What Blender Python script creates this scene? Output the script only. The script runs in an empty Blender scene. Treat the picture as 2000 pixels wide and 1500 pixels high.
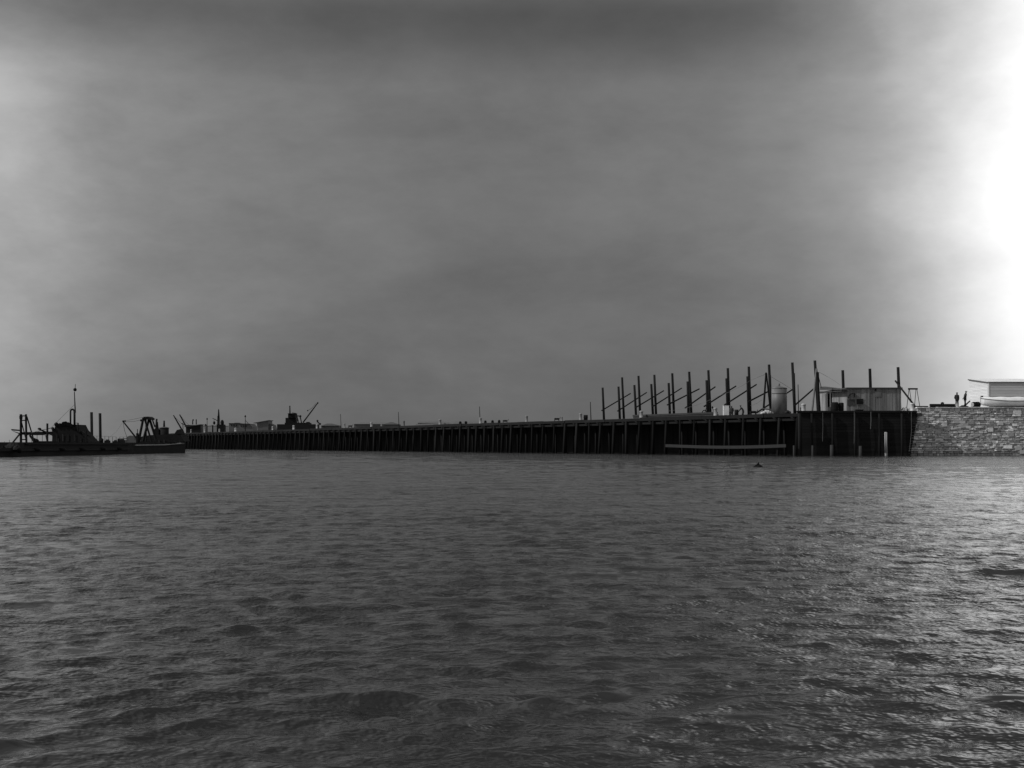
import bpy, math, random
import numpy as np
from mathutils import Vector
R = math.radians
random.seed(7)
rng = np.random.default_rng(11)
SC = bpy.context.scene
COL = SC.collection

# ------------------------------------------------------------------ camera
FPX = 2778.0          # focal length in pixels of a 2000 px wide frame (50 mm on 36 mm)
CH = 1.15             # eye height above the water
HY = 869.0            # horizon row of a 1500 px high frame
cam_d = bpy.data.cameras.new('camera')
cam = bpy.data.objects.new('camera', cam_d); COL.objects.link(cam)
cam.location = (0, 0, CH)
cam.rotation_euler = (R(90), 0, 0)
cam_d.sensor_width = 36; cam_d.lens = 50
cam_d.shift_y = (HY-750)/2000.0
cam_d.clip_start = 0.05; cam_d.clip_end = 30000
SC.camera = cam

# ------------------------------------------------------------------ light
SUN_EL, SUN_AZ = R(38), R(-101)       # azimuth from +Y, negative = towards -X
sd = Vector((math.sin(SUN_AZ)*math.cos(SUN_EL), math.cos(SUN_AZ)*math.cos(SUN_EL), math.sin(SUN_EL)))
sun_d = bpy.data.lights.new('sun', 'SUN'); sun_d.energy = 3.4; sun_d.angle = R(0.6)
sun = bpy.data.objects.new('sun', sun_d); COL.objects.link(sun)
sun.rotation_euler = sd.to_track_quat('Z', 'Y').to_euler()
SC.view_settings.view_transform = 'Standard'; SC.view_settings.look = 'None'
SC.view_settings.exposure = -0.20; SC.view_settings.gamma = 1.0
SC.view_settings.use_curve_mapping = False

world = bpy.data.worlds.new('World'); SC.world = world; world.use_nodes = True
nt = world.node_tree; nt.nodes.clear()
def N(t, nt=nt, **k):
    n = nt.nodes.new(t)
    for a, b in k.items(): setattr(n, a, b)
    return n
def math_(op, a, b=None, nt=nt, c=None):
    m = N('ShaderNodeMath', nt, operation=op)
    for i, v in enumerate((a, b, c)):
        if v is None: continue
        if isinstance(v, (int, float)): m.inputs[i].default_value = v
        else: nt.links.new(v, m.inputs[i])
    return m.outputs[0]
def ramp(fac, pts, nt=nt, interp='EASE'):
    r = N('ShaderNodeValToRGB', nt); r.color_ramp.interpolation = interp
    els = r.color_ramp.elements
    while len(els) < len(pts): els.new(0.5)
    for e, (p, v) in zip(els, pts): e.position = p; e.color = (v, v, v, 1)
    nt.links.new(fac, r.inputs[0]); return r.outputs[0]
sky = N('ShaderNodeTexSky', sky_type='NISHITA', sun_disc=False)
sky.sun_elevation = SUN_EL; sky.sun_rotation = SUN_AZ
sky.dust_density = 2.0
bw = N('ShaderNodeRGBToBW'); nt.links.new(sky.outputs[0], bw.inputs[0])
tc = N('ShaderNodeTexCoord'); sep = N('ShaderNodeSeparateXYZ'); nt.links.new(tc.outputs['Generated'], sep.inputs[0])
az = math_('ARCTAN2', sep.outputs[0], sep.outputs[1])            # 0 ahead, + to the right
wm = N('ShaderNodeMapping'); wm.inputs['Scale'].default_value = (3.0, 3.0, 5.0); nt.links.new(tc.outputs['Generated'], wm.inputs[0])
wn = N('ShaderNodeTexNoise'); wn.inputs['Scale'].default_value = 1.5; wn.inputs['Detail'].default_value = 8; wn.inputs['Roughness'].default_value = .6
nt.links.new(wm.outputs[0], wn.inputs[0])
azw = math_('ADD', az, math_('MULTIPLY_ADD', wn.outputs[0], .11, c=-.055))   # ragged edges for cover and glow
azn = math_('MULTIPLY_ADD', azw, 0.5/0.8, c=0.5)                   # -0.8..0.8 rad -> 0..1
# cloud cover: dull overcast ahead, thinner to the left, an added bright glow to the right
A = lambda x: 0.5+math.atan((x-1000)/FPX)/1.6
el = math_('ARCSINE', sep.outputs[2])
eln = math_('MULTIPLY', el, 1/0.8)
E = lambda y: math.atan((HY-y)/FPX)/0.8
cover = ramp(azn, [(0.0, .38), (.15, .44), (A(0), .40), (A(170), .25), (A(600), .165), (A(1100), .135), (A(1500), .165), (A(1800), .22), (1.0, .38)], interp='B_SPLINE')
glow = ramp(azn, [(0.0, 0), (A(1350), 0), (A(1550), .03), (A(1700), .14), (A(1800), .32), (A(1880), .56), (A(1950), .8), (A(2020), 1.05), (A(2300), 1.0), (.93, .6), (1.0, 0)], interp='LINEAR')
glow = math_('MULTIPLY', glow, ramp(eln, [(0, 1), (.35, 1), (1.0, 0)], interp='EASE'))
vert = ramp(eln, [(0.0, .8), (E(700), .8), (E(480), .93), (E(300), 1.18), (E(190), 1.2), (E(45), .32), (E(-40), .8), (E(-220), 1.9), (E(-500), 2.1), (1.0, 2.2)], interp='B_SPLINE')
mp = N('ShaderNodeMapping'); mp.inputs['Scale'].default_value = (3.0, 3.0, 7.0); nt.links.new(tc.outputs['Generated'], mp.inputs[0])
nz = N('ShaderNodeTexNoise'); nz.inputs['Scale'].default_value = 1.6; nz.inputs['Detail'].default_value = 7; nz.inputs['Roughness'].default_value = .55
nz.inputs['Distortion'].default_value = .4
nt.links.new(mp.outputs[0], nz.inputs[0])
nz2 = N('ShaderNodeTexNoise'); nz2.inputs['Scale'].default_value = 9; nz2.inputs['Detail'].default_value = 9; nz2.inputs['Roughness'].default_value = .65
nt.links.new(mp.outputs[0], nz2.inputs[0])
cl = math_('ADD', math_('MULTIPLY_ADD', nz.outputs[0], .85, c=0.45), math_('MULTIPLY', nz2.outputs[0], .28))
# Nishita only shapes the light; overcast evens it out
flat = math_('POWER', bw.outputs[0], 0.12)
v = math_('MULTIPLY', math_('MULTIPLY', cover, vert), math_('MULTIPLY', cl, flat))
v = math_('ADD', math_('MULTIPLY', v, 11.0), math_('MULTIPLY', glow, math_('MULTIPLY_ADD', eln, 8.0, c=7.5)))
bg = N('ShaderNodeBackground'); bg.inputs['Strength'].default_value = 0.1
nt.links.new(v, bg.inputs['Color'])
wo = N('ShaderNodeOutputWorld'); nt.links.new(bg.outputs[0], wo.inputs[0])

# ------------------------------------------------------------------ materials
def mat(name, base, rough=.8, var=.35, scale=2.0, stretch=(1, 1, 1), bump=.0, spec=.3, metal=0, detail=5, stain=0):
    m = bpy.data.materials.new(name); m.use_nodes = True; t = m.node_tree
    b = t.nodes['Principled BSDF']
    b.inputs['Roughness'].default_value = rough; b.inputs['Specular IOR Level'].default_value = spec; b.inputs['Metallic'].default_value = metal
    co = N('ShaderNodeTexCoord', t); mp = N('ShaderNodeMapping', t); mp.inputs['Scale'].default_value = stretch
    t.links.new(co.outputs['Object'], mp.inputs[0])
    n = N('ShaderNodeTexNoise', t); n.inputs['Scale'].default_value = scale; n.inputs['Detail'].default_value = detail
    t.links.new(mp.outputs[0], n.inputs[0])
    f = math_('MULTIPLY_ADD', n.outputs[0], 2*var, nt=t, c=1-var)
    at = N('ShaderNodeAttribute', t, attribute_name='tone')
    f = math_('MULTIPLY', f, at.outputs['Fac'], nt=t)
    if stain:
        n2 = N('ShaderNodeTexNoise', t); n2.inputs['Scale'].default_value = .9; n2.inputs['Detail'].default_value = 6
        t.links.new(mp.outputs[0], n2.inputs[0])
        f = math_('MULTIPLY', f, ramp(n2.outputs[0], [(.42, 1-stain), (.6, 1)], t), nt=t)
    f = math_('MULTIPLY', f, base, nt=t)
    c = N('ShaderNodeCombineColor', t)
    for i in range(3): t.links.new(f, c.inputs[i])
    t.links.new(c.outputs[0], b.inputs['Base Color'])
    if bump:
        bp = N('ShaderNodeBump', t); bp.inputs['Strength'].default_value = bump; bp.inputs['Distance'].default_value = .03
        t.links.new(n.outputs[0], bp.inputs['Height']); t.links.new(bp.outputs[0], b.inputs['Normal'])
    return m
M = dict(
    tar=mat('tarred_timber', .011, .85, .5, 1.5, (1, 1, .25), .6, .15),
    tarpile=mat('weathered_pile', .009, .85, .6, 2.5, (2, 2, .2), .5, .1),
    tarplank=mat('tarred_plank', .011, .85, .4, 1.2, (.3, 1, 1.5), .5, .15),
    stump=mat('bleached_pile', .028, .85, .5, 3, (3, 3, .3), .5),
    greypost=mat('grey_post', .34, .85, .4, 3, (4, 4, .3), .4),
    pile=mat('dark_pile', .013, .9, .4, 3, (3, 3, .3), .4, .06),
    boomwood=mat('boom_wood', .02, .85, .3, 3, (1, 1, 1), .3),
    timber=mat('sawn_timber', .10, .85, .35, 2, (.5, 1, 1), .4),
    iron=mat('black_iron', .012, .8, .3, 3, (1, 1, 1), .2, .1),
    hull=mat('rusty_hull', .016, .9, .5, 1.2, (1, .4, 1.5), .3, .08),
    shedwall=mat('weathered_board', .21, .85, .3, 1.3, (2, 2, .35), .3, stain=.3),
    sheet=mat('corrugated_iron', .26, .6, .25, 1.5, (1, 1, .5), .2, .4, stain=.25),
    roof=mat('dark_roof', .05, .8, .3, 2),
    dark=mat('dark_interior', .015, .9, .3, 2),
    white=mat('white_paint', .72, .5, .12, 3, (1, 1, 1), .1, stain=.15),
    bollard=mat('pale_bollard', .42, .7, .2, 4, (1, 1, .6), .2, stain=.3),
    tank=mat('tank_steel', .15, .55, .2, 1.2, (1, 1, .6), .1, .4, stain=.35),
    greybox=mat('grey_canvas', .3, .9, .3, 3, (1, 1, 1), .5),
    stone=mat('dressed_stone', .45, .9, .35, 4, (1, 1, 1.5), .8, .2),
    mortar=mat('wall_core', .09, .95, .4, 3, (1, 1, 1), .5),
    earth=mat('packed_earth', .2, .95, .3, .8, (1, 1, 1), .4),
    deck=mat('deck_plank', .09, .9, .35, 1.0, (1, 1, 1), .3),
    clap=mat('weatherboard', .62, .8, .14, 1.5, (.4, .4, 3), .1),
    farshed=mat('far_shed_wall', .10, .85, .3, .8),
    cloth=mat('dark_cloth', .03, .95, .3, 6), cloth2=mat('grey_cloth', .2, .95, .3, 6), skin=mat('skin', .3, .7, .1, 6),
    rope=mat('rope', .12, .9, .3, 8), boat=mat('boat_white', .75, .45, .1, 2, (1, 1, 1), 0, stain=.08),
)

# ------------------------------------------------------------------ mesh builder
class MB:
    def __init__(s): s.v = []; s.f = []; s.t = []
    def add(s, vs, fs, tone=1.0):
        o = len(s.v); s.v += [tuple(v) for v in vs]; s.f += [tuple(i+o for i in f) for f in fs]; s.t += [tone]*len(fs)
        return s
    def hexa(s, p, tone=1.0):     # p: 4 bottom ccw, 4 top
        return s.add(p, [(3, 2, 1, 0), (4, 5, 6, 7), (0, 1, 5, 4), (1, 2, 6, 5), (2, 3, 7, 6), (3, 0, 4, 7)], tone)
    def box(s, x0, x1, y0, y1, z0, z1, tone=1.0):
        return s.hexa([(x0, y0, z0), (x1, y0, z0), (x1, y1, z0), (x0, y1, z0), (x0, y0, z1), (x1, y0, z1), (x1, y1, z1), (x0, y1, z1)], tone)
    def cyl(s, a, b, r0, r1=None, n=10, tone=1.0):
        a = Vector(a); b = Vector(b); r1 = r0 if r1 is None else r1
        w = (b-a).normalized(); u = w.orthogonal().normalized(); q = w.cross(u)
        vs = [a+(u*math.cos(2*math.pi*i/n)+q*math.sin(2*math.pi*i/n))*r0 for i in range(n)]
        vs += [b+(u*math.cos(2*math.pi*i/n)+q*math.sin(2*math.pi*i/n))*r1 for i in range(n)]
        fs = [(i, (i+1) % n, n+(i+1) % n, n+i) for i in range(n)]+[tuple(range(n))[::-1], tuple(range(n, 2*n))]
        return s.add(vs, fs, tone)
    def tube(s, pts, r, n=6, tone=1.0):
        for a, b in zip(pts[:-1], pts[1:]): s.cyl(a, b, r, r, n, tone)
        return s
    def lathe(s, c, prof, n=20, tone=1.0):
        c = Vector(c); vs = []
        for r, z in prof:
            for i in range(n): vs.append(c+Vector((r*math.cos(2*math.pi*i/n), r*math.sin(2*math.pi*i/n), z)))
        fs = []
        for k in range(len(prof)-1):
            for i in range(n): fs.append((k*n+i, k*n+(i+1) % n, (k+1)*n+(i+1) % n, (k+1)*n+i))
        fs.append(tuple(range(n))[::-1]); fs.append(tuple(range((len(prof)-1)*n, len(prof)*n)))
        return s.add(vs, fs, tone)
    def ball(s, c, rx, ry=None, rz=None, n=12, jit=0, tone=1.0):
        ry = ry or rx; rz = rz or rx; c = Vector(c); vs = []; m = n//2
        for k in range(m+1):
            p = -math.pi/2+math.pi*k/m
            for i in range(n):
                j = 1+random.uniform(-jit, jit); a = 2*math.pi*i/n
                vs.append(c+Vector((rx*j*math.cos(a)*max(math.cos(p), .02), ry*j*math.sin(a)*max(math.cos(p), .02), rz*j*math.sin(p))))
        fs = [(k*n+i, k*n+(i+1) % n, (k+1)*n+(i+1) % n, (k+1)*n+i) for k in range(m) for i in range(n)]
        return s.add(vs, fs, tone)
    def prism(s, pts, ext, tone=1.0):
        ext = Vector(ext); pts = [Vector(p) for p in pts]; n = len(pts)
        return s.add(pts+[p+ext for p in pts], [tuple(range(n)), tuple(range(n, 2*n))[::-1]]+[(i, n+i, n+(i+1) % n, (i+1) % n) for i in range(n)], tone)
    def build(s, name, m, parent=None, origin=None, smooth=False, label=None):
        o = Vector(parent['org']) if parent is not None else Vector(origin if origin is not None else s.v[0])
        me = bpy.data.meshes.new(name); me.from_pydata([tuple(Vector(v)-o) for v in s.v], [], s.f)
        a = me.attributes.new('tone', 'FLOAT', 'FACE'); a.data.foreach_set('value', s.t)
        me.materials.append(M[m]); me.update()
        import bmesh
        bm = bmesh.new(); bm.from_mesh(me); bmesh.ops.recalc_face_normals(bm, faces=bm.faces); bm.to_mesh(me); bm.free()
        if smooth:
            me.polygons.foreach_set('use_smooth', [len(p.vertices) <= 4 for p in me.polygons])
        ob = bpy.data.objects.new(name, me); COL.objects.link(ob); ob['org'] = tuple(o)
        if parent is not None: ob.parent = parent
        else: ob.location = o
        if label: ob['label'] = label
        return ob
def tag(o, label, cat, group=None):
    o['label'] = label; o['category'] = cat
    if group: o['group'] = group
    return o
def struct(o): o['kind'] = 'structure'; return o
def thing(name, org, label, cat, group=None):
    o = bpy.data.objects.new(name, None); COL.objects.link(o); o.location = org; o['org'] = tuple(org); o.empty_display_size = .2
    return tag(o, label, cat, group)

# ------------------------------------------------------------------ places
def P(x, y, Z): return Vector(((x-1000)*Z/FPX, Z, CH+(HY-y)*Z/FPX))
def K(Z): return FPX/Z
P0 = Vector((30.7, 151.8)); D = Vector((-.438, .899)); NN = Vector((.899, .438)); DECK = 4.6
def Zo(x, o):
    u = (x-1000)/FPX; return (o+P0.dot(NN))/(NN.x*u+NN.y)
def W(s, o, z): p = P0+D*s+NN*o; return Vector((p.x, p.y, z))
def S(x, o): Z = Zo(x, o); return (Vector(((x-1000)*Z/FPX, Z))-P0).dot(D)
def base(x, o, z=DECK): Z = Zo(x, o); return Vector(((x-1000)*Z/FPX, Z, z))

# ------------------------------------------------------------------ water
def water():
    ang = []
    a = -180.0
    while a < 180:
        ang.append(a); b = abs(a)
        a += .055 if b < 21.5 else (.4 if b < 30 else (2 if b < 60 else 6))
    ang = np.radians(np.array(ang)); rs = [0.9]
    while rs[-1] < 9000:
        r = rs[-1]; rs.append(r*(1.03 if r < 3.3 else 1.0037 if r < 330 else 1.05))
    rs = np.array(rs); na, nr = len(ang), len(rs)
    dr = np.gradient(rs)[:, None]; da = np.gradient(ang)[None, :]
    r2 = rs[:, None]; x = r2*np.sin(ang)[None, :]; y = r2*np.cos(ang)[None, :]
    z = np.zeros_like(x); dx = np.zeros_like(x); dy = np.zeros_like(x)
    res = np.maximum(dr*np.ones_like(x), r2*da*.8)
    nw = 150
    # slow gusty modulation, so that rough and smooth patches drift over the surface
    gust = 1+.16*np.sin(x*.33+.6*y*.21+1)*np.sin(y*.27-x*.12+.4)+.12*np.sin(x*.9+y*.5)*np.sin(y*.75-.2*x+2)
    for i in range(nw):
        lam = .12*(8.0/.12)**((i+rng.random())/nw)
        k = 2*math.pi/lam
        th = math.radians((116 if i % 2 else 84)+rng.normal()*15)
        kx, ky = k*math.cos(th), k*math.sin(th)
        slope = .034*math.exp(-(math.log(lam/.22)/.75)**2)+(.0088 if lam < 1.1 else .0036)
        am = slope/k; ph = rng.random()*6.283
        w = np.clip((lam/res-1.7)/1.3, 0, 1)
        fade = np.clip(1-(r2-330)/200, 0, 1)
        c = kx*x+ky*y+ph
        w = w*fade*gust
        z += am*w*np.cos(c); q = .8*am*w*np.sin(c)
        dx -= q*kx/k; dy -= q*ky/k
    # peaky crests
    z = z+1.0*z*np.abs(z)
    co = np.stack([x+dx, y+dy, z], -1).reshape(-1, 3)
    co = np.vstack([co, [[0, 0, 0]]]).astype(np.float32)
    i = np.arange(nr-1)[:, None]*na; j = np.arange(na)[None, :]; j2 = (j+1) % na
    quads = np.stack([i+j, i+na+j, i+na+j2, i+j2], -1).reshape(-1, 4)[:, ::-1]
    tri = np.stack([np.full(na, nr*na), np.arange(na), (np.arange(na)+1) % na], -1)[:, ::-1]
    me = bpy.data.meshes.new('water')
    me.vertices.add(len(co)); me.vertices.foreach_set('co', co.ravel())
    nl = quads.size+tri.size; me.loops.add(nl)
    me.loops.foreach_set('vertex_index', np.concatenate([quads.ravel(), tri.ravel()]).astype(np.int32))
    nf = len(quads)+len(tri); me.polygons.add(nf)
    st = np.concatenate([np.arange(len(quads))*4, quads.size+np.arange(len(tri))*3]).astype(np.int32)
    me.polygons.foreach_set('loop_start', st)
    me.polygons.foreach_set('use_smooth', np.ones(nf, bool))
    me.update(calc_edges=True); me.validate()
    m = bpy.data.materials.new('sea_water'); m.use_nodes = True; t = m.node_tree; b = t.nodes['Principled BSDF']
    b.inputs['Base Color'].default_value = (.020, .020, .020, 1); b.inputs['Roughness'].default_value = .05
    b.inputs['IOR'].default_value = 1.333
    cN = N('ShaderNodeTexCoord', t); mp = N('ShaderNodeMapping', t); mp.inputs['Scale'].default_value = (.8, 1.25, 1)
    mp.inputs['Rotation'].default_value = (0, 0, R(-9))
    t.links.new(cN.outputs['Object'], mp.inputs[0])
    # cat's paws: wind patches where the small ripples stand higher
    pn = N('ShaderNodeTexNoise', t); pn.inputs['Scale'].default_value = .42; pn.inputs['Detail'].default_value = 7; pn.inputs['Roughness'].default_value = .68
    t.links.new(mp.outputs[0], pn.inputs[0])
    patch = ramp(pn.outputs[0], [(.40, .12), (.50, .5), (.62, 1.0)], t, 'LINEAR')
    prev = None
    for sc, dist in ((11.0, .002), (2.6, .012), (.8, .10)):
        n = N('ShaderNodeTexNoise', t); n.inputs['Scale'].default_value = sc; n.inputs['Detail'].default_value = 4; n.inputs['Roughness'].default_value = .55
        t.links.new(mp.outputs[0], n.inputs[0])
        bp = N('ShaderNodeBump', t); bp.inputs['Strength'].default_value = 1; bp.inputs['Distance'].default_value = dist
        h = math_('MULTIPLY', n.outputs[0], patch, nt=t)
        t.links.new(h, bp.inputs['Height'])
        if prev: t.links.new(prev, bp.inputs['Normal'])
        prev = bp.outputs[0]
    n = N('ShaderNodeTexNoise', t); n.inputs['Scale'].default_value = .38; n.inputs['Detail'].default_value = 6; n.inputs['Roughness'].default_value = .6
    t.links.new(mp.outputs[0], n.inputs[0])
    bp = N('ShaderNodeBump', t); bp.inputs['Strength'].default_value = 1; bp.inputs['Distance'].default_value = .16
    t.links.new(n.outputs[0], bp.inputs['Height']); t.links.new(prev, bp.inputs['Normal']); prev = bp.outputs[0]
    t.links.new(prev, b.inputs['Normal'])
    me.materials.append(m)
    o = bpy.data.objects.new('water', me); COL.objects.link(o); struct(o)
water()

# ------------------------------------------------------------------ the wharf
WL = 318.0
wharf = thing('timber_wharf', W(0, 0, 0), 'long dark timber wharf on rows of piles running away across the harbour', 'wharf')
m = MB()
cor = [W(0, .25, 0), Vector((43.2, 152.2, 0)), W(0, 26, 0), W(WL, 26, 0), W(WL, .25, 0)]
m.prism([Vector((c.x, c.y, DECK-.30)) for c in cor], (0, 0, .26)); m.build('deck', 'deck', wharf)
# kerb timbers butted along the edge, each a slightly different length, height and line
m = MB(); s = 0
while s < WL:
    L = random.uniform(5, 9); e = min(s+L, WL); dz = random.uniform(-.07, .05); dj = random.uniform(-.06, .05)
    a = [W(s, -.12+dj, DECK-.42), W(e-.03, -.12+dj, DECK-.42), W(e-.03, .3, DECK-.42), W(s, .3, DECK-.42)]
    m.hexa(a+[p+Vector((0, 0, .42+dz)) for p in a], random.uniform(.7, 1.3)); s = e
m.build('edge_beam', 'tar', wharf)
m = MB()
for z0, z1 in ((3.75, 4.0),):
    a = [W(0, .05, z0), W(WL, .05, z0), W(WL, .28, z0), W(0, .28, z0)]; m.hexa(a+[p+Vector((0, 0, z1-z0)) for p in a])
m.build('waling_beam', 'tar', wharf)
m = MB(); s = 0
while s < WL:      # dark boards added to stand in for shade beneath the open deck
    e = s+random.uniform(.9, 1.3); dj = random.uniform(0, .12)
    a = [W(s, 4.6+dj, -1.5), W(e, 4.6+dj, -1.5), W(e, 4.9, -1.5), W(s, 4.9, -1.5)]; m.hexa(a+[p+Vector((0, 0, DECK-.35+1.5)) for p in a], random.uniform(.5, 1.4)); s = e
m.build('shade_sheeting', 'tar', wharf)
s = 0.15; i = 0
while s < WL and i < 98:
    m = MB(); ln = random.uniform(-.22, .22); ln2 = random.uniform(-.15, .05); r = random.uniform(.13, .19)
    top = W(s, -.20, 4.15+random.uniform(-.08, .05)); bot = W(s+ln, -.32+ln2, -1.5)
    m.cyl(bot, top, r*1.12, r*.92, 9, random.choice([.4, .7, 1.0, 1.6])*random.uniform(.8, 1.2))
    # raking chock from pile head to edge beam, doubling as the deck's shadow triangle
    h = .13
    m.hexa([W(s+.1, -.34, 3.75), W(s+.1+h*2, -.34, 3.75), W(s+.1+h*2, .04, 3.75), W(s+.1, .04, 3.75),
            W(s+1.0, -.26, 4.2), W(s+1.0+h*2, -.26, 4.2), W(s+1.0+h*2, .04, 4.2), W(s+1.0, .04, 4.2)], .8)
    m.build('fender_pile', 'tarpile', wharf, smooth=True)
    s += 3.3+random.uniform(-.3, .3); i += 1
s = 1.7
for i in range(55):
    m = MB(); m.cyl(W(s+random.uniform(-.2, .2), 1.5, -1.5), W(s, 1.35, 4.25), .16, .14, 8, random.uniform(.5, 1.3))
    m.build('bearing_pile', 'tarpile', wharf, smooth=True); s += 3.3+random.uniform(-.5, .5)
# far return of the wharf end
m = MB(); a = [W(WL-.4, .4, -1.5), W(WL, .4, -1.5), W(WL, 26, -1.5), W(WL-.4, 26, -1.5)]
m.hexa(a+[p+Vector((0, 0, DECK+1.2)) for p in a]); m.build('end_sheeting', 'tar', wharf)

# boarded bulkhead between the pile rows and the stone wall
BZ = 151.8
bulk = thing('timber_bulkhead', (37, BZ, 0), 'dark horizontal-planked timber bulkhead between the pile row and the stone wall', 'bulkhead')
m = MB(); z = -1.2
while z < 4.58:
    h = min(random.uniform(.24, .34), 4.62-z); xx = 30.55
    sl = lambda zz: 42.55+(zz)*.17
    while xx < sl(z)-.01:
        e = min(xx+random.uniform(2.5, 4.5), sl(z)); 
        if sl(z)-e < 1: e = sl(z)
        dj = random.uniform(0, .012); e2 = e-.02 if e < sl(z) else sl(z+h)
        m.hexa([(xx, BZ-dj, z), (e-.02, BZ-dj, z), (e-.02, BZ+.5, z), (xx, BZ+.5, z), (xx, BZ-dj, z+h-.02), (e2, BZ-dj, z+h-.02), (e2, BZ+.5, z+h-.02), (xx, BZ+.5, z+h-.02)], random.uniform(.75, 1.3)); xx = e
    z += h
m.build('planking', 'tarplank', bulk)
MB().hexa([(30.6, BZ+.502, -1.2), (42.2, BZ+.502, -1.2), (42.2, BZ+.9, -1.2), (30.6, BZ+.9, -1.2), (30.6, BZ+.502, 4.3), (43.0, BZ+.502, 4.3), (43.0, BZ+.9, 4.3), (30.6, BZ+.9, 4.3)]).build('gap_light_block', 'dark', bulk)  # unseen dark box added to block light showing through the plank gaps
m = MB(); m.box(30.4, 43.2, BZ-.14, BZ+.38, 4.60, 4.80); m.build('capping_beam', 'tar', bulk)
for i, X in enumerate((32.0, 34.2, 36.6, 39.2, 41.6)):
    m = MB(); m.cyl((X, BZ-.26, -1.5), (X-.05, BZ-.2, 4.5), .14, .12, 9, random.uniform(.5, .9)); m.build('guide_pile', 'tar', bulk, smooth=True)
# lower stumps and the bright post standing in the water before the bulkhead
def stump(x, yt, w, mt, label, name='pile_stump', lean=0, group='stumps in front of the bulkhead'):
    Z = 150.8; t = P(x-lean, yt, Z); b = Vector((P(x, yt, Z).x, Z, -1.2)); r = w/K(Z)/2
    m = MB(); m.cyl(b, t, r*1.05, r*.95, 10)
    if mt == 'greypost':
        for q in range(2): m.box(t.x-r+.01+q*r, t.x-r+q*r+r*.8, t.y-r*1.12, t.y-r*.8, .3, t.z-.05, .7)
    tag(m.build(name, mt, origin=(b.x, b.y, 0), smooth=True), label, 'pile', group)
stump(1550.5, 870, 3.5, 'stump', 'thin grey stump in the water just left of the corner pile', lean=0)
stump(1587, 870, 4, 'stump', 'thin grey stump in the water between the corner pile and the wide stumps')
stump(1624.5, 869, 7, 'stump', 'wide round grey stump in the water below the two dark drums')
stump(1680.5, 871, 6.5, 'stump', 'wide dark stump in the water under the boarded shed, left of the pale post')
stump(1731.5, 844, 5.5, 'greypost', 'tall pale squared post standing in the water before the bulkhead', 'mooring_post', lean=1.5, group=None)
c = base(1562, -.55, 0)
m = MB(); m.cyl((c.x, c.y, -1.5), (c.x+.02, c.y+.3, 4.5), .19, .16, 12, 1.5)
tag(m.build('corner_pile', 'tarpile', origin=c, smooth=True), 'stout lighter pile at the near corner of the wharf', 'pile')
# hanging ropes on the bulkhead
def rope(pts, label, r=.02, name='rope', mt='rope', group=None):
    m = MB(); m.tube(pts, r, 5); return tag(m.build(name, mt, origin=pts[0]), label, 'rope', group)
for x, y0, y1, lb in ((1607, 806, 862, 'thin rope hanging down the dark bulkhead under the open shelter'), (1668.5, 804, 866, 'long thin rope hanging down the bulkhead below the shed window'),
                      (1701, 804, 838, 'short thick rope hanging on the bulkhead below the middle of the shed'), (1780, 804, 882, 'long rope hanging by the stone wall end of the bulkhead')):
    rope([P(x, y0, BZ-.45), P(x+.3, (y0+y1)/2, BZ-.48), P(x-(.5 if x < 1770 else 4), y1, BZ-.45)], lb, .03 if x == 1701 else .018, group='ropes hanging on the bulkhead')
# floating boom hung before the piles
m = MB(); n = 14
pts = [Vector((base(1301.5+(231)*i/n, -.75).x, base(1301.5+231*i/n, -.75).y, 1.06-.17*math.sin(math.pi*i/n))) for i in range(n+1)]
for a, b in zip(pts[:-1], pts[1:]):
    h = .17; q = Vector((.1, -.2, 0))
    m.hexa([a+q-Vector((0, 0, h)), b+q-Vector((0, 0, h)), b-q-Vector((0, 0, h)), a-q-Vector((0, 0, h)), a+q+Vector((0, 0, h)), b+q+Vector((0, 0, h)), b-q+Vector((0, 0, h)), a-q+Vector((0, 0, h))])
tag(m.build('fender_boom', 'boomwood', origin=pts[0]), 'long sagging squared timber boom slung low across the wharf piles', 'boom')

# ------------------------------------------------------------------ stone wall and ground behind it
SZ = 152.9
m = MB(); z = -1.0; Wt = 5.12
batter = lambda z: SZ+.06*z
while z < Wt-.02:
    h = random.uniform(.12, .28)
    if Wt-z-h < .13: h = Wt-z
    x = 42.0+z*.17; off = 0
    while x < 78:
        w = random.uniform(.22, .85) if h < .2 else random.uniform(.22, .6)
        pr = random.uniform(-.04, .07); jt = lambda: random.uniform(-.022, .022)
        u = random.random(); tone = random.uniform(1.8, 2.1) if u < .08 else random.uniform(.62, 1.25)
        y0 = batter(z)-pr; y1 = batter(z+h)-pr; g = .018
        ps = [(x+g, y0+jt(), z+g+jt()), (x+w-g, y0+jt(), z+g+jt()), (x+w-g, y0+.5, z+g), (x+g, y0+.5, z+g), (x+g+jt(), y1+jt(), z+h-g+jt()), (x+w-g+jt(), y1+jt(), z+h-g+jt()), (x+w-g, y1+.5, z+h-g), (x+g, y1+.5, z+h-g)]
        if z < .28: tone *= .5
        m.hexa(ps, tone); x += w
    z += h
sw = thing('stone_wall', (60, SZ, 0), 'coursed rubble stone quay wall with scattered white stones, joining the wharf', 'wall')
m.build('stonework', 'stone', sw)
m = MB()
for i in range(90):
    z = random.uniform(.2, 4.6); x = random.uniform(43.2, 77); w = random.uniform(.4, .9); h = random.uniform(.2, .42); j = lambda: random.uniform(-.03, .03); y0 = batter(z)-.085; y1 = batter(z+h)-.085
    m.hexa([(x+j(), y0, z+j()), (x+w+j(), y0, z+j()), (x+w, y0+.3, z), (x, y0+.3, z), (x+j(), y1, z+h+j()), (x+w+j(), y1, z+h+j()), (x+w, y1+.3, z+h), (x, y1+.3, z+h)], random.uniform(.55, 1.3) if i % 9 else random.uniform(1.3, 1.9))
m.build('large_stones', 'stone', sw)
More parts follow.
